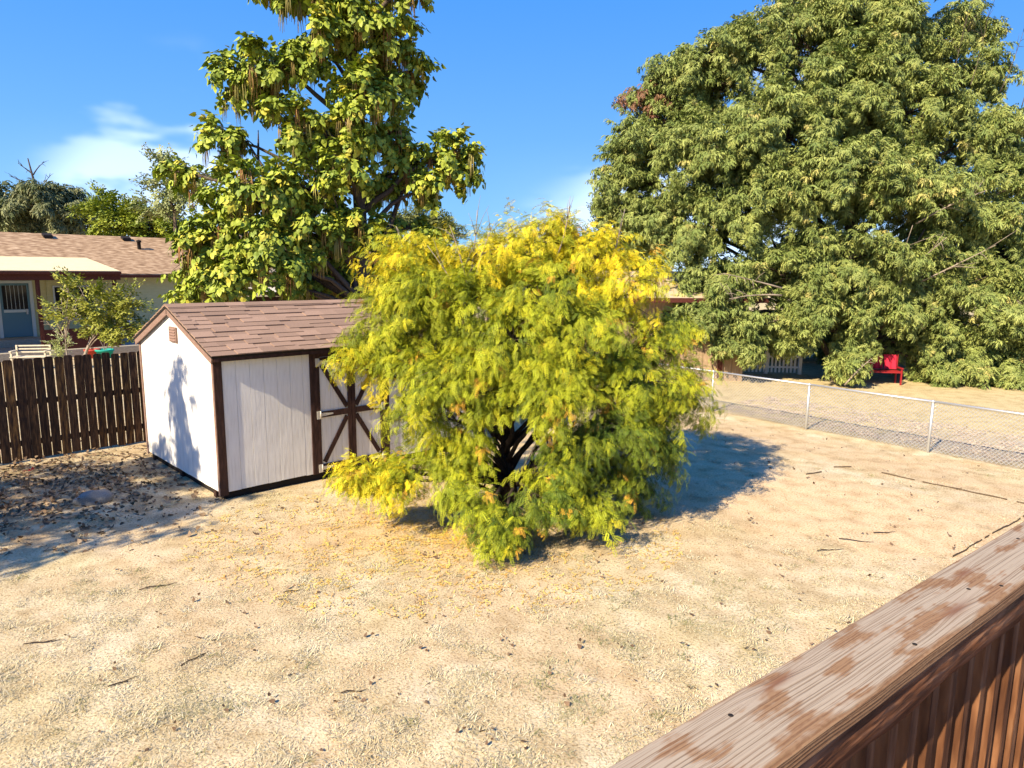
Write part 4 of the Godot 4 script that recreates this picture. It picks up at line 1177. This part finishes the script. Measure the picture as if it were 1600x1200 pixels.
# ------------------------------------------------------------------ small things
func make_small_things() -> void:
	# slatted bench on the neighbour's lawn, its top just over the plank fence
	var b := thing("garden_bench", "pale wooden garden bench behind the plank fence near the patio door", "bench", Vector3(-15.35, 0, -22.0), deg_to_rad(12.0))
	for y in [0.50, 0.60, 0.70]: part_box("back_slat", M.pale_wood, b, Vector3(-0.5, y, -0.25), Vector3(0.5, y + 0.045, -0.225))
	for k in 4: part_box("seat_slat", M.pale_wood, b, Vector3(-0.52, 0.385, -0.2 + 0.11 * k), Vector3(0.52, 0.41, -0.2 + 0.11 * k + 0.09))
	for px in [-0.5, 0.46]:
		part_box("leg", M.pale_wood, b, Vector3(px, -0.02, 0.15), Vector3(px + 0.05, 0.56, 0.20))
		part_box("leg", M.pale_wood, b, Vector3(px, -0.02, -0.222), Vector3(px + 0.05, 0.75, -0.20))
		part_box("armrest", M.pale_wood, b, Vector3(px - 0.01, 0.561, -0.198), Vector3(px + 0.06, 0.60, 0.24))
	# pots
	for q in [[Vector3(-15.2, 0.0, -25.0), M.red_pot, "red plant pot with a withered plant by the patio", 0.26, 0], [Vector3(-14.75, 0.0, -25.0), M.teal, "teal plant pot with dry stems by the patio", 0.30, 1]]:
		var t := thing("plant_pot", q[2], "plant pot", q[0])
		var pp := begin()
		var R: float = q[3]
		add_lathe(pp, [Vector2(0.0, -0.02), Vector2(R * 0.7, -0.02), Vector2(R * 0.95, 0.24), Vector2(R * 1.05, 0.24), Vector2(R * 1.05, 0.30), Vector2(R * 0.92, 0.30), Vector2(R * 0.9, 0.25), Vector2(0.0, 0.25)], Vector3.ZERO, 16)
		build(pp, "pot", q[1], t)
		bare_branches(t, "stem", M.twig_pale if q[4] else M.red_brown, [[Vector3(0, 0.25, 0), Vector3(-0.12, 0.62, 0.02)], [Vector3(0.03, 0.25, 0), Vector3(0.15, 0.66, 0)], [Vector3(0, 0.25, 0.02), Vector3(0.04, 0.7, 0.05)]], 610 + q[4], 0.012)
	# red bench with cloth hung over it, under the big tree
	var r := thing("red_bench", "red metal bench with red cloth hung over its back under the big tree", "bench", Vector3(10.85, 0, -20.5), deg_to_rad(-8.0))
	for px in [-0.62, 0.62]:
		part_box("leg", M.red_paint, r, Vector3(px - 0.02, -0.02, 0.18), Vector3(px + 0.02, 0.46, 0.22))
		part_box("leg", M.red_paint, r, Vector3(px - 0.02, -0.02, -0.22), Vector3(px + 0.02, 0.86, -0.18))
		part_box("armrest", M.red_paint, r, Vector3(px - 0.025, 0.461, -0.178), Vector3(px + 0.025, 0.50, 0.25))
	part_box("back_rail", M.red_paint, r, Vector3(-0.6, 0.80, -0.215), Vector3(0.6, 0.84, -0.185))
	part_box("seat_rail", M.red_paint, r, Vector3(-0.6, 0.34, 0.19), Vector3(0.6, 0.375, 0.215))
	for k in 4: part_box("seat_slat", M.red_paint, r, Vector3(-0.6, 0.38, -0.17 + 0.095 * k), Vector3(0.6, 0.398, -0.17 + 0.095 * k + 0.08))
	for k in 3:
		var cl := begin()
		cl.set_smooth_group(1)
		var cx0 := -0.58 + 0.40 * k
		for i in 10:
			for j in 6:
				var f := func(a: int, d: int) -> Vector3:
					var u := a / 10.0; var vv := d / 6.0
					return Vector3(cx0 + 0.36 * u, 0.85 - 0.42 * vv, -0.165 + 0.10 * vv + 0.025 * sin(u * 14.0 + k) * (0.3 + vv))
				quad(cl, f.call(i, j), f.call(i + 1, j), f.call(i + 1, j + 1), f.call(i, j + 1))
		build(cl, "cloth_panel", M.red_cloth, r)
	# low white picket fence far back under the trees
	var p := thing("white_picket_fence", "low white picket fence with square post far back under the trees", "fence", Vector3(8.2, 0, -22.4), deg_to_rad(-6.0))
	for k in 22: part_box("picket", M.white_plain, p, Vector3(-1.6 + 0.12 * k, 0.04, 0), Vector3(-1.54 + 0.12 * k, 0.66, 0.018))
	for y in [0.18, 0.52]: part_box("rail", M.white_plain, p, Vector3(-1.62, y, -0.035), Vector3(1.05, y + 0.06, -0.002))
	for px in [-1.7, 0.0, 1.06]: part_box("post", M.white_plain, p, Vector3(px, -0.05, -0.05), Vector3(px + 0.10, 0.82, 0.05), 0.006)
	# white chest glimpsed through the golden tree
	var wc := thing("white_chest", "white chest glimpsed through a gap in the golden tree", "chest", Vector3(3.6, 0, -19.4), deg_to_rad(20.0))
	part_box("body", M.white_plain, wc, Vector3(-0.42, -0.02, -0.25), Vector3(0.42, 0.42, 0.25), 0.01)
	part_box("lid", M.white_plain, wc, Vector3(-0.44, 0.422, -0.27), Vector3(0.44, 0.48, 0.27), 0.012)
	# grey stone on the leafy ground
	rng.seed = 630
	var rk := SphereMesh.new(); rk.radius = 0.2; rk.height = 0.4; rk.radial_segments = 20; rk.rings = 12
	var sv := rk.get_mesh_arrays()
	var pts: PackedVector3Array = sv[Mesh.ARRAY_VERTEX]
	var nn := FastNoiseLite.new(); nn.frequency = 3.0; nn.seed = 2
	for i in pts.size():
		pts[i] = pts[i] * (1.0 + 0.5 * nn.get_noise_3dv(pts[i])) * Vector3(1.15, 0.62, 0.7)
	sv[Mesh.ARRAY_VERTEX] = pts; sv[Mesh.ARRAY_NORMAL] = null; sv[Mesh.ARRAY_TANGENT] = null
	var am := ArrayMesh.new(); am.add_surface_from_arrays(Mesh.PRIMITIVE_TRIANGLES, sv)
	var rst := SurfaceTool.new(); rst.create_from(am, 0); rst.generate_normals()
	tag(put(rst.commit(), "stone", M.rock, self, Transform3D(Basis(Vector3.UP, 0.5), Vector3(-5.8, 0.035, -9.25))), "grey stone half sunk in leafy ground between plank fence and shed", "stone")
	# crumpled red scrap near the plank fence
	var sc := begin()
	for k in 5:
		var q := rvec() * 0.045; q.y = absf(q.y)
		tri(sc, q, q + rvec() * 0.08, q + rvec() * 0.08 + Vector3(0, 0.03, 0))
	tag(build(sc, "red_scrap", M.red_paint, self, Transform3D(Basis.IDENTITY, Vector3(-7.6, 0.02, -10.6))), "small crumpled red scrap on the ground before the plank fence", "litter")
	# edging strips round the sandy bed
	var strips := [[Vector3(4.45, 0, -10.70), Vector3(5.20, 0, -11.10), "short dark edging strip at the far corner of the sandy bed"], [Vector3(5.30, 0, -11.32), Vector3(5.72, 0, -11.36), "tiny piece of dark edging beyond the sandy bed"], [Vector3(6.05, 0, -10.98), Vector3(8.6, 0, -8.15), "long dark edging strip between sandy bed and chain link fence"], [Vector3(7.2, 0, -9.2), Vector3(5.1, 0, -7.6), "dark edging strip on the near side of the sandy bed by the deck"]]
	for e in strips:
		var a: Vector3 = e[0]; var z: Vector3 = e[1]
		rng.seed = int(a.x * 100)
		var stp := begin()
		var cnt := maxi(3, int(a.distance_to(z) / 0.12))
		var last := a
		for i in cnt:
			var q := a.lerp(z, (i + 1.0) / cnt) + Vector3(rvec().x * 0.012, 0, rvec().z * 0.012)
			var mid := (last + q) / 2
			if rng.randf() < 0.72:
				add_box(stp, Transform3D(Basis(Vector3.UP, atan2(-(q - last).z, (q - last).x)), mid + Vector3(0, ground_height(mid.x, mid.z) + 0.006 + rng.randf() * 0.006, 0)), Vector3(q.distance_to(last) + 0.01, 0.026, 0.005))
			last = q
		tag(build(stp, "edging_strip", M.edging, self), e[2], "edging", "garden edging")
	# twigs on the lawn
	for q in [[-2.62, -5.35, 1.0, 0.26, "dark crooked twig on the near lawn, farther of a close pair"], [-3.03, -5.0, 0.75, 0.22, "dark crooked twig on the near lawn, nearer of a close pair"], [-4.05, -5.6, 0.3, 0.3, "lone dark twig on the lawn's near edge below the shaded corner"],
			[-3.6, -6.7, 0.5, 0.35, "dark twig lying just outside the edge of the corner's shade"], [-2.2, -6.6, 0.35, 0.2, "short twig among yellow leaflets in front of the shed"], [-1.2, -4.9, 0.2, 0.2, "short twig on pale grass nearest the picture's bottom edge"],
			[3.75, -7.75, 0.15, 0.35, "long thin twig on the sandy bed nearest the deck railing"], [4.2, -8.05, -0.3, 0.4, "longest twig on the sandy bed"], [4.7, -8.35, 0.1, 0.3, "twig on the sandy bed farthest from the deck railing"]]:
		rng.seed = int(q[0] * 50 + 700)
		var d := Vector3(cos(q[2]), 0, -sin(q[2]))
		var st := begin()
		var y0 := ground_height(q[0], q[1]) + 0.012
		var pts2 := []
		for i in 5: pts2.append(Vector3(q[0], y0 + 0.006 * sin(i * 1.7), q[1]) + d * q[3] * (i / 4.0 - 0.5) + rvec() * 0.012 * Vector3(1, 0.3, 1))
		add_tube(st, pts2, [0.005, 0.006, 0.005, 0.004, 0.002], 5)
		add_tube(st, [pts2[2], pts2[2] + (d + rvec() * 0.7 * Vector3(1, 0.2, 1)) * 0.06], [0.005, 0.002], 4)
		tag(build(st, "twig", M.twig, self), q[4], "twig", "fallen twigs on the lawn")

# ------------------------------------------------------------------ trees
func make_trees() -> void:
	var locust := [locust_spray(701), locust_spray(702), locust_spray(703)]
	var cat := [catalpa_spray(711), catalpa_spray(712)]
	var ash := [ash_spray(721), ash_spray(722)]
	var small := [round_spray(731), round_spray(732)]
	# golden honey locust
	var t := thing("honey_locust", "bushy golden yellow and green tree with feathery leaves in mid lawn", "tree", Vector3(-0.03, 0, -9.1))
	var ypick := func(mi: int, along: float, p: Vector3) -> Color:
		var gold := 0.28 + (0.38 if mi in LOCUST_GOLD else 0.0) - (0.30 if mi in LOCUST_GREEN else 0.0)
		gold += 0.25 * (along - 0.62)
		var g := gold + rng.randf_range(-0.30, 0.30)
		var c := Color(0.10, 0.155, 0.015).lerp(Color(0.40, 0.44, 0.02), smoothstep(-0.1, 0.42, g)).lerp(Color(0.80, 0.64, 0.02), smoothstep(0.42, 0.9, g))
		if rng.randf() < 0.02: c = Color(0.62, 0.35, 0.04)
		return c * rng.randf_range(0.85, 1.12)
	grow_tree(t, {"seed": 801, "trunk": [Vector3(0, -0.1, 0), Vector3(0.02, 0.35, 0), Vector3(-0.06, 0.8, 0.03), Vector3(0.04, 1.5, -0.05), Vector3(0.1, 2.4, -0.1)], "trunk_r": 0.11, "masses": CENTER, "sprays": locust, "subs": 16, "per": 14, "size": [0.34, 0.68], "droop": 0.27, "spread": 0.17, "pick": ypick, "leaf": M.locust_leaf, "bark": M.bark_dark, "fork": 0.45, "twig": 0.009, "twig_mat": M.bark, "rise": 0.30})
	bare_branches(t, "dead_branch", M.twig_pale, [[Vector3(-0.55, 2.9, 0.3), Vector3(-0.42, 3.95, 0.25)], [Vector3(-0.5, 2.8, 0.5), Vector3(-0.75, 3.75, 0.4)], [Vector3(-0.5, 2.7, 0.5), Vector3(-1.0, 3.5, 0.6)], [Vector3(-0.45, 3.0, 0.4), Vector3(-0.2, 3.8, 0.4)], [Vector3(0.6, 3.4, 0.0), Vector3(0.75, 4.15, 0.0)], [Vector3(1.3, 3.3, 0.0), Vector3(1.45, 4.0, 0.0)], [Vector3(-1.3, 3.1, 0.0), Vector3(-1.45, 3.75, 0.1)], [Vector3(0.1, 0.5, 0.5), Vector3(0.45, 1.3, 0.9)], [Vector3(-0.4, 1.5, 0.6), Vector3(-0.9, 2.1, 1.0)]], 811, 0.012)
	# extra stems at the foot
	bare_branches(t, "stem", M.bark_dark, [[Vector3(0.05, -0.05, 0.05), Vector3(0.5, 1.5, 0.4)], [Vector3(-0.05, -0.05, 0.05), Vector3(-0.55, 1.4, 0.4)], [Vector3(0.0, 0.1, 0.0), Vector3(-1.0, 0.75, 0.5)], [Vector3(0.08, -0.05, 0.0), Vector3(0.95, 1.3, -0.1)], [Vector3(-0.06, 0.0, 0.0), Vector3(-0.2, 1.8, 0.2)]], 812, 0.035)
	# catalpa with hanging pods behind the shed
	t = thing("catalpa_tree", "tall tree with heart shaped leaves and long hanging pods behind the shed", "tree", Vector3(-3.85, 0, -18.2))
	var cpick := func(_mi: int, _along: float, _p: Vector3) -> Color:
		# every leaf cluster has its own turn of autumn colour, wherever it sits
		var y := rng.randf()
		return Color(0.16, 0.225, 0.03).lerp(Color(0.36, 0.41, 0.045), y).lerp(Color(0.52, 0.46, 0.06), 0.8 if rng.randf() < 0.12 else 0.0)
	grow_tree(t, {"seed": 821, "trunk": [Vector3(0, -0.1, 0), Vector3(0.05, 1.5, 0), Vector3(0.0, 3.5, 0.1), Vector3(-0.1, 5.5, 0.0), Vector3(-0.15, 8.0, -0.1), Vector3(-0.2, 10.4, 0.0)], "trunk_r": 0.24, "masses": CATALPA, "sprays": cat, "subs": 14, "per": 10, "size": [0.5, 0.85], "droop": 0.30, "spread": 0.14, "pick": cpick, "leaf": M.leaf, "bark": M.bark, "fork": 2.2, "twig": 0.018, "pods": 0.11})
	# second stem
	bare_branches(t, "stem", M.bark, [[Vector3(-0.1, 2.2, 0.1), Vector3(-1.1, 7.0, 0.5)], [Vector3(0.1, 3.0, 0.0), Vector3(1.2, 6.0, -0.4)], [Vector3(-0.3, 2.5, 0.2), Vector3(-2.6, 6.2, 0.6)]], 822, 0.10)
	# big broad tree beyond the chain-link fence
	t = thing("ash_tree", "huge dense tree with drooping narrow leaves beyond the chain link fence", "tree", Vector3(10.6, 0, -22.4))
	var apick := func(mi: int, _along: float, _p: Vector3) -> Color:
		var c := Color(0.14, 0.19, 0.05).lerp(Color(0.31, 0.35, 0.10), rng.randf())
		if mi in ASH_RED and rng.randf() < 0.6: c = Color(0.22, 0.09, 0.06).lerp(Color(0.26, 0.16, 0.09), rng.randf())
		elif rng.randf() < 0.03: c = Color(0.42, 0.39, 0.13)
		return c
	grow_tree(t, {"seed": 831, "trunk": [Vector3(0, -0.1, 0), Vector3(0.1, 1.5, 0), Vector3(-0.1, 3.2, 0.1), Vector3(0.1, 5.0, 0.0), Vector3(0.2, 7.2, -0.3)], "trunk_r": 0.30, "masses": BIG, "sprays": ash, "subs": 18, "per": 27, "size": [0.34, 0.74], "droop": 0.20, "spread": 0.34, "pick": apick, "leaf": M.leaf, "bark": M.bark, "fork": 1.4, "twig": 0.02, "depth": 1.0})
	bare_branches(t, "dead_branch", M.twig_pale, [[Vector3(0.2, 2.6, 2.2), Vector3(1.0, 4.2, 3.4)], [Vector3(0.3, 2.8, 2.2), Vector3(0.0, 4.5, 3.5)], [Vector3(1.0, 3.0, 2.4), Vector3(2.2, 4.0, 3.6)], [Vector3(-3.0, 2.6, 2.6), Vector3(-4.6, 2.5, 3.0)], [Vector3(-3.0, 2.8, 2.6), Vector3(-4.8, 3.2, 3.0)], [Vector3(-1.2, 0.1, 3.0), Vector3(-0.6, 0.9, 3.2)], [Vector3(0.6, 4.6, 2.6), Vector3(1.8, 5.4, 3.6)]], 834, 0.03)
	bare_branches(t, "bare_shoot", M.bark, [[Vector3(3.0, 8.8, 0.5), Vector3(3.3, 10.9, 0.5)], [Vector3(3.9, 8.6, 0.5), Vector3(4.5, 10.6, 0.4)], [Vector3(4.6, 8.2, 0.5), Vector3(5.2, 9.9, 0.4)], [Vector3(2.4, 8.6, 0.5), Vector3(2.7, 10.8, 0.5)], [Vector3(-2.4, 9.2, 0.3), Vector3(-2.35, 10.8, 0.3)], [Vector3(-7.2, 4.5, 0.0), Vector3(-7.6, 5.8, 0.0)]], 832, 0.018)
	bare_branches(t, "stem", M.bark, [[Vector3(0.2, -0.05, 0.3), Vector3(3.6, 4.0, 1.2)], [Vector3(-0.2, 0.2, 0.3), Vector3(-2.6, 3.6, 1.5)], [Vector3(0, 0.8, 0.2), Vector3(1.2, 4.5, 2.0)]], 833, 0.13)
	# trees behind the neighbour's house
	var gpick := func(a: Color, b: Color) -> Callable:
		return func(_mi: int, _along: float, _p: Vector3) -> Color: return a.lerp(b, rng.randf())
	t = thing("grey_green_tree", "grey green dense tree behind the neighbour's roof", "tree", Vector3(-29.0, 0, -44.0), 0.0, "trees beyond the houses")
	grow_tree(t, {"seed": 841, "trunk": [Vector3(0, -0.1, 0), Vector3(0, 3, 0), Vector3(0.2, 6.0, 0)], "trunk_r": 0.25, "masses": HED1, "sprays": ash, "subs": 26, "per": 14, "size": [1.1, 1.7], "droop": 0.3, "spread": 0.3, "pick": gpick.call(Color(0.08, 0.105, 0.04), Color(0.24, 0.25, 0.12)), "leaf": M.leaf, "bark": M.bark_dark, "fork": 1.5, "twig": 0.03})
	t = thing("lime_green_tree", "bright lime green tree behind the roof beside the pod bearing tree", "tree", Vector3(-22.0, 0, -40.0), 0.0, "trees beyond the houses")
	grow_tree(t, {"seed": 842, "trunk": [Vector3(0, -0.1, 0), Vector3(0, 2.5, 0), Vector3(0.1, 5.0, 0)], "trunk_r": 0.2, "masses": HED2, "sprays": small, "subs": 24, "per": 14, "size": [1.4, 2.2], "droop": 0.2, "spread": 0.3, "pick": gpick.call(Color(0.12, 0.18, 0.02), Color(0.34, 0.38, 0.04)), "leaf": M.leaf, "bark": M.bark_dark, "fork": 1.5, "twig": 0.03})
	t = thing("airy_tree", "pale airy tree standing just behind the pod bearing tree", "tree", Vector3(-17.2, 0, -36.0), 0.0, "trees beyond the houses")
	grow_tree(t, {"seed": 843, "trunk": [Vector3(0, -0.1, 0), Vector3(0, 3, 0), Vector3(0.1, 6.0, 0)], "trunk_r": 0.2, "masses": HED3, "sprays": small, "subs": 16, "per": 9, "size": [1.2, 1.9], "droop": 0.2, "spread": 0.3, "pick": gpick.call(Color(0.16, 0.20, 0.07), Color(0.38, 0.40, 0.18)), "leaf": M.leaf, "bark": M.bark, "fork": 2.5, "twig": 0.03})
	t = thing("bare_tree", "bare leafless tree rising above the grey green tree", "tree", Vector3(-30.4, 0, -45.5))
	var bt := begin()
	add_tube(bt, [Vector3(0, -0.1, 0), Vector3(0.05, 4, 0), Vector3(0.1, 8, 0), Vector3(-0.25, 10.0, 0)], [0.22, 0.17, 0.09, 0.03], 7)
	build(bt, "trunk", M.bark_dark, t)
	bare_branches(t, "branch", M.bark_dark, [[Vector3(0.1, 8.4, 0), Vector3(-1.4, 8.9, 0.2)], [Vector3(0.1, 8.0, 0), Vector3(1.1, 9.0, 0)], [Vector3(0.0, 9.0, 0), Vector3(-0.9, 9.7, 0)], [Vector3(0.0, 9.0, 0), Vector3(0.8, 9.8, 0)], [Vector3(0.1, 7.6, 0), Vector3(1.3, 8.0, 0)], [Vector3(0.1, 7.6, 0), Vector3(-1.2, 7.9, 0)]], 845, 0.045)
	for q in range(FAR.size()):
		var m: Array = FAR[q]
		t = thing("distant_tree", ["distant tree top just over the golden tree beside the pod bearing tree", "low distant tree crown at the skyline over the golden tree", "thin distant tree beside the huge tree's edge", "distant tree behind the tan roof", "distant tree hidden mostly by the golden crown"][q], "tree", Vector3(m[0], 0, m[2]), 0.0, "trees beyond the houses")
		grow_tree(t, {"seed": 850 + q, "trunk": [Vector3(0, -0.1, 0), Vector3(0, 2.0, 0), Vector3(0.1, 4.2, 0)], "trunk_r": 0.2, "masses": [m], "sprays": small, "subs": 40, "per": 14, "size": [1.6, 2.6], "droop": 0.2, "spread": 0.4, "pick": gpick.call(Color(0.11, 0.14, 0.04), Color(0.30, 0.31, 0.10)), "leaf": M.leaf, "bark": M.bark, "fork": 1.5, "twig": 0.03})
	# small fruit tree and a leafless bush in front of the patio
	t = thing("small_tree", "small yellow green tree with pale trunk in front of the patio", "tree", Vector3(-12.6, 0, -20.0))
	grow_tree(t, {"seed": 861, "trunk": [Vector3(0.1, -0.1, 0), Vector3(0.22, 0.7, 0), Vector3(0.42, 1.15, 0), Vector3(0.6, 1.6, 0)], "trunk_r": 0.06, "masses": SMALL, "sprays": small, "subs": 10, "per": 4, "size": [0.8, 1.2], "droop": 0.15, "spread": 0.08, "pick": gpick.call(Color(0.15, 0.18, 0.03), Color(0.42, 0.42, 0.07)), "leaf": M.leaf, "bark": M.twig_pale, "fork": 0.9, "twig": 0.010})
	t = thing("bare_bush", "pale leafless bush beside the small tree in front of the patio", "bush", Vector3(-12.75, 0, -19.8))
	bare_branches(t, "trunk", M.twig_pale, [[Vector3(0.1, -0.05, 0), Vector3(-0.02, 1.25, 0)]], 862, 0.035)
	bare_branches(t, "branch", M.twig_pale, [[Vector3(-0.02, 1.2, 0), Vector3(-0.35, 2.1, 0)], [Vector3(-0.02, 1.2, 0), Vector3(0.15, 2.35, 0)], [Vector3(-0.02, 1.2, 0), Vector3(0.45, 2.3, 0.1)], [Vector3(-0.02, 1.2, 0), Vector3(-0.1, 2.4, -0.1)], [Vector3(-0.02, 1.2, 0), Vector3(0.3, 1.8, 0.2)], [Vector3(-0.02, 1.2, 0), Vector3(-0.45, 1.7, 0.1)], [Vector3(0.1, 1.6, 0), Vector3(0.75, 2.75, 0)]], 863, 0.016)
	# young plant by the bench
	t = thing("leafy_plant", "young upright plant with pale leaves beside the garden bench", "plant", Vector3(-14.45, 0, -22.0))
	bare_branches(t, "stem", M.twig_pale, [[Vector3(0, -0.03, 0), Vector3(0.05, 1.45, 0)], [Vector3(0, 0.2, 0), Vector3(-0.2, 1.0, 0)], [Vector3(0, 0.2, 0), Vector3(0.35, 0.95, 0)]], 871, 0.012)
	rng.seed = 872
	var px := []; var pc := []
	for k in 46:
		var tt := rng.randf()
		var at: Vector3 = [Vector3(0.05 * tt, 0.35 + 1.1 * tt, 0), Vector3(-0.2 * tt, 0.3 + 0.7 * tt, 0), Vector3(0.35 * tt, 0.3 + 0.65 * tt, 0)][k % 3]
		px.append(facing(rvec() + Vector3(0, 0.3, 0), 0, rng.randf_range(0.5, 0.8), at)); pc.append(Color(0.30, 0.36, 0.12).lerp(Color(0.52, 0.54, 0.25), rng.randf()))
	scatter("foliage", small[0], M.leaf, t, px, pc)
	# tree standing outside the picture whose shadow falls on the fence corner and the shed's end wall
	t = thing("shade_tree", "tree beyond the plank fence line that shades the leafy corner", "tree", Vector3(-10.6, 0, -4.2))
	grow_tree(t, {"seed": 881, "trunk": [Vector3(0, -0.1, 0), Vector3(0.1, 1.5, 0), Vector3(0.1, 4.0, 0), Vector3(0.2, 6.0, 0)], "trunk_r": 0.16, "masses": SHADE, "sprays": ash, "subs": 9, "per": 5, "size": [0.6, 0.9], "droop": 0.3, "spread": 0.32, "pick": gpick.call(Color(0.08, 0.12, 0.03), Color(0.24, 0.27, 0.06)), "leaf": M.leaf, "bark": M.bark, "fork": 1.2, "twig": 0.015})

# ------------------------------------------------------------------ scene
func make_sky() -> void:
	var cam := Camera3D.new()
	cam.name = "camera"
	add_child(cam)
	var th := 0.1605; var roll := 0.0083
	var fw := Vector3(0, -sin(th), -cos(th)); var up := Vector3(0, cos(th), -sin(th))
	var rx := Vector3.RIGHT * cos(roll) + up * sin(roll)
	var ry := -Vector3.RIGHT * sin(roll) + up * cos(roll)
	cam.transform = Transform3D(Basis(rx, ry, -fw), Vector3(0, 3.2, 0))
	cam.fov = rad_to_deg(2.0 * atan(600.0 / 1086.0))
	cam.near = 0.05; cam.far = 900.0
	cam.current = true
	var sun := DirectionalLight3D.new()
	sun.name = "sun"
	add_child(sun)
	var e := deg_to_rad(SUN_EL); var y := deg_to_rad(SUN_YAW)
	var dir := Vector3(sin(y) * cos(e), -sin(e), -cos(y) * cos(e))
	sun.look_at_from_position(Vector3.ZERO, dir, Vector3.UP)
	sun.light_energy = 1.6
	sun.light_color = Color(1.0, 0.93, 0.80)
	sun.light_angular_distance = 0.53
	sun.shadow_enabled = true
	var we := WorldEnvironment.new()
	we.name = "world_environment"
	var env := Environment.new()
	env.background_mode = Environment.BG_SKY
	env.tonemap_mode = Environment.TONE_MAPPER_LINEAR
	env.tonemap_exposure = 2.3
	env.sdfgi_enabled = true; env.ssao_enabled = true; env.ssil_enabled = true
	var sm := ProceduralSkyMaterial.new()
	sm.sky_top_color = Color(0.13, 0.44, 0.80)
	sm.sky_horizon_color = Color(0.50, 0.70, 0.84)
	sm.sky_curve = 0.16
	sm.ground_horizon_color = Color(0.62, 0.60, 0.55)
	sm.ground_bottom_color = Color(0.45, 0.38, 0.28)
	sm.sun_angle_max = 8.0
	sm.energy_multiplier = 0.74
	# low broken cumulus and haze, laid all round the horizon
	var W := 2048; var H := 1024
	var im := Image.create(W, H, false, Image.FORMAT_RGBA8)
	var n1 := FastNoiseLite.new(); n1.seed = 25; n1.frequency = 2.6; n1.fractal_octaves = 5
	var n2 := FastNoiseLite.new(); n2.seed = 65; n2.frequency = 1.1; n2.fractal_octaves = 3
	for j in range(380, 512):
		var el := PI / 2 - PI * (j + 0.5) / H
		var deg := rad_to_deg(el)
		for i in W:
			var az := TAU * ((i + 0.5) / W - 0.25)
			var d := Vector3(cos(az), 0, sin(az))
			var bank := n2.get_noise_3d(d.x * 1.3, 0.7, d.z * 1.3)
			var f := n1.get_noise_3d(d.x * 1.6, el * 5.5, d.z * 1.6)
			var top := 9.0 + 16.0 * bank
			var body := smoothstep(top, top - 7.0, deg) * smoothstep(0.02, 0.36, f + 0.18 * smoothstep(top - 1.5, top - 5.0, deg))
			var thin := 0.30 * smoothstep(11.0, 1.0, deg) * smoothstep(-0.4, 0.4, bank + 0.1)
			var a := clampf(body * 0.9 + thin, 0.0, 1.0)
			if a > 0.004: im.set_pixel(i, j, Color(0.93, 0.89, 0.87, a))
	sm.sky_cover = ImageTexture.create_from_image(im)
	sm.sky_cover_modulate = Color(1, 1, 1, 0.42)
	var sky := Sky.new()
	sky.sky_material = sm
	env.sky = sky
	we.environment = env
	add_child(we)

func _ready() -> void:
	make_sky()
	box_mesh = BoxMesh.new()
	make_materials()
	make_ground()
	make_shed()
	make_plank_fence()
	make_chain_fence()
	make_left_house()
	make_other_houses()
	make_deck()
	make_trees()
	make_small_things()
	make_ground_cover()
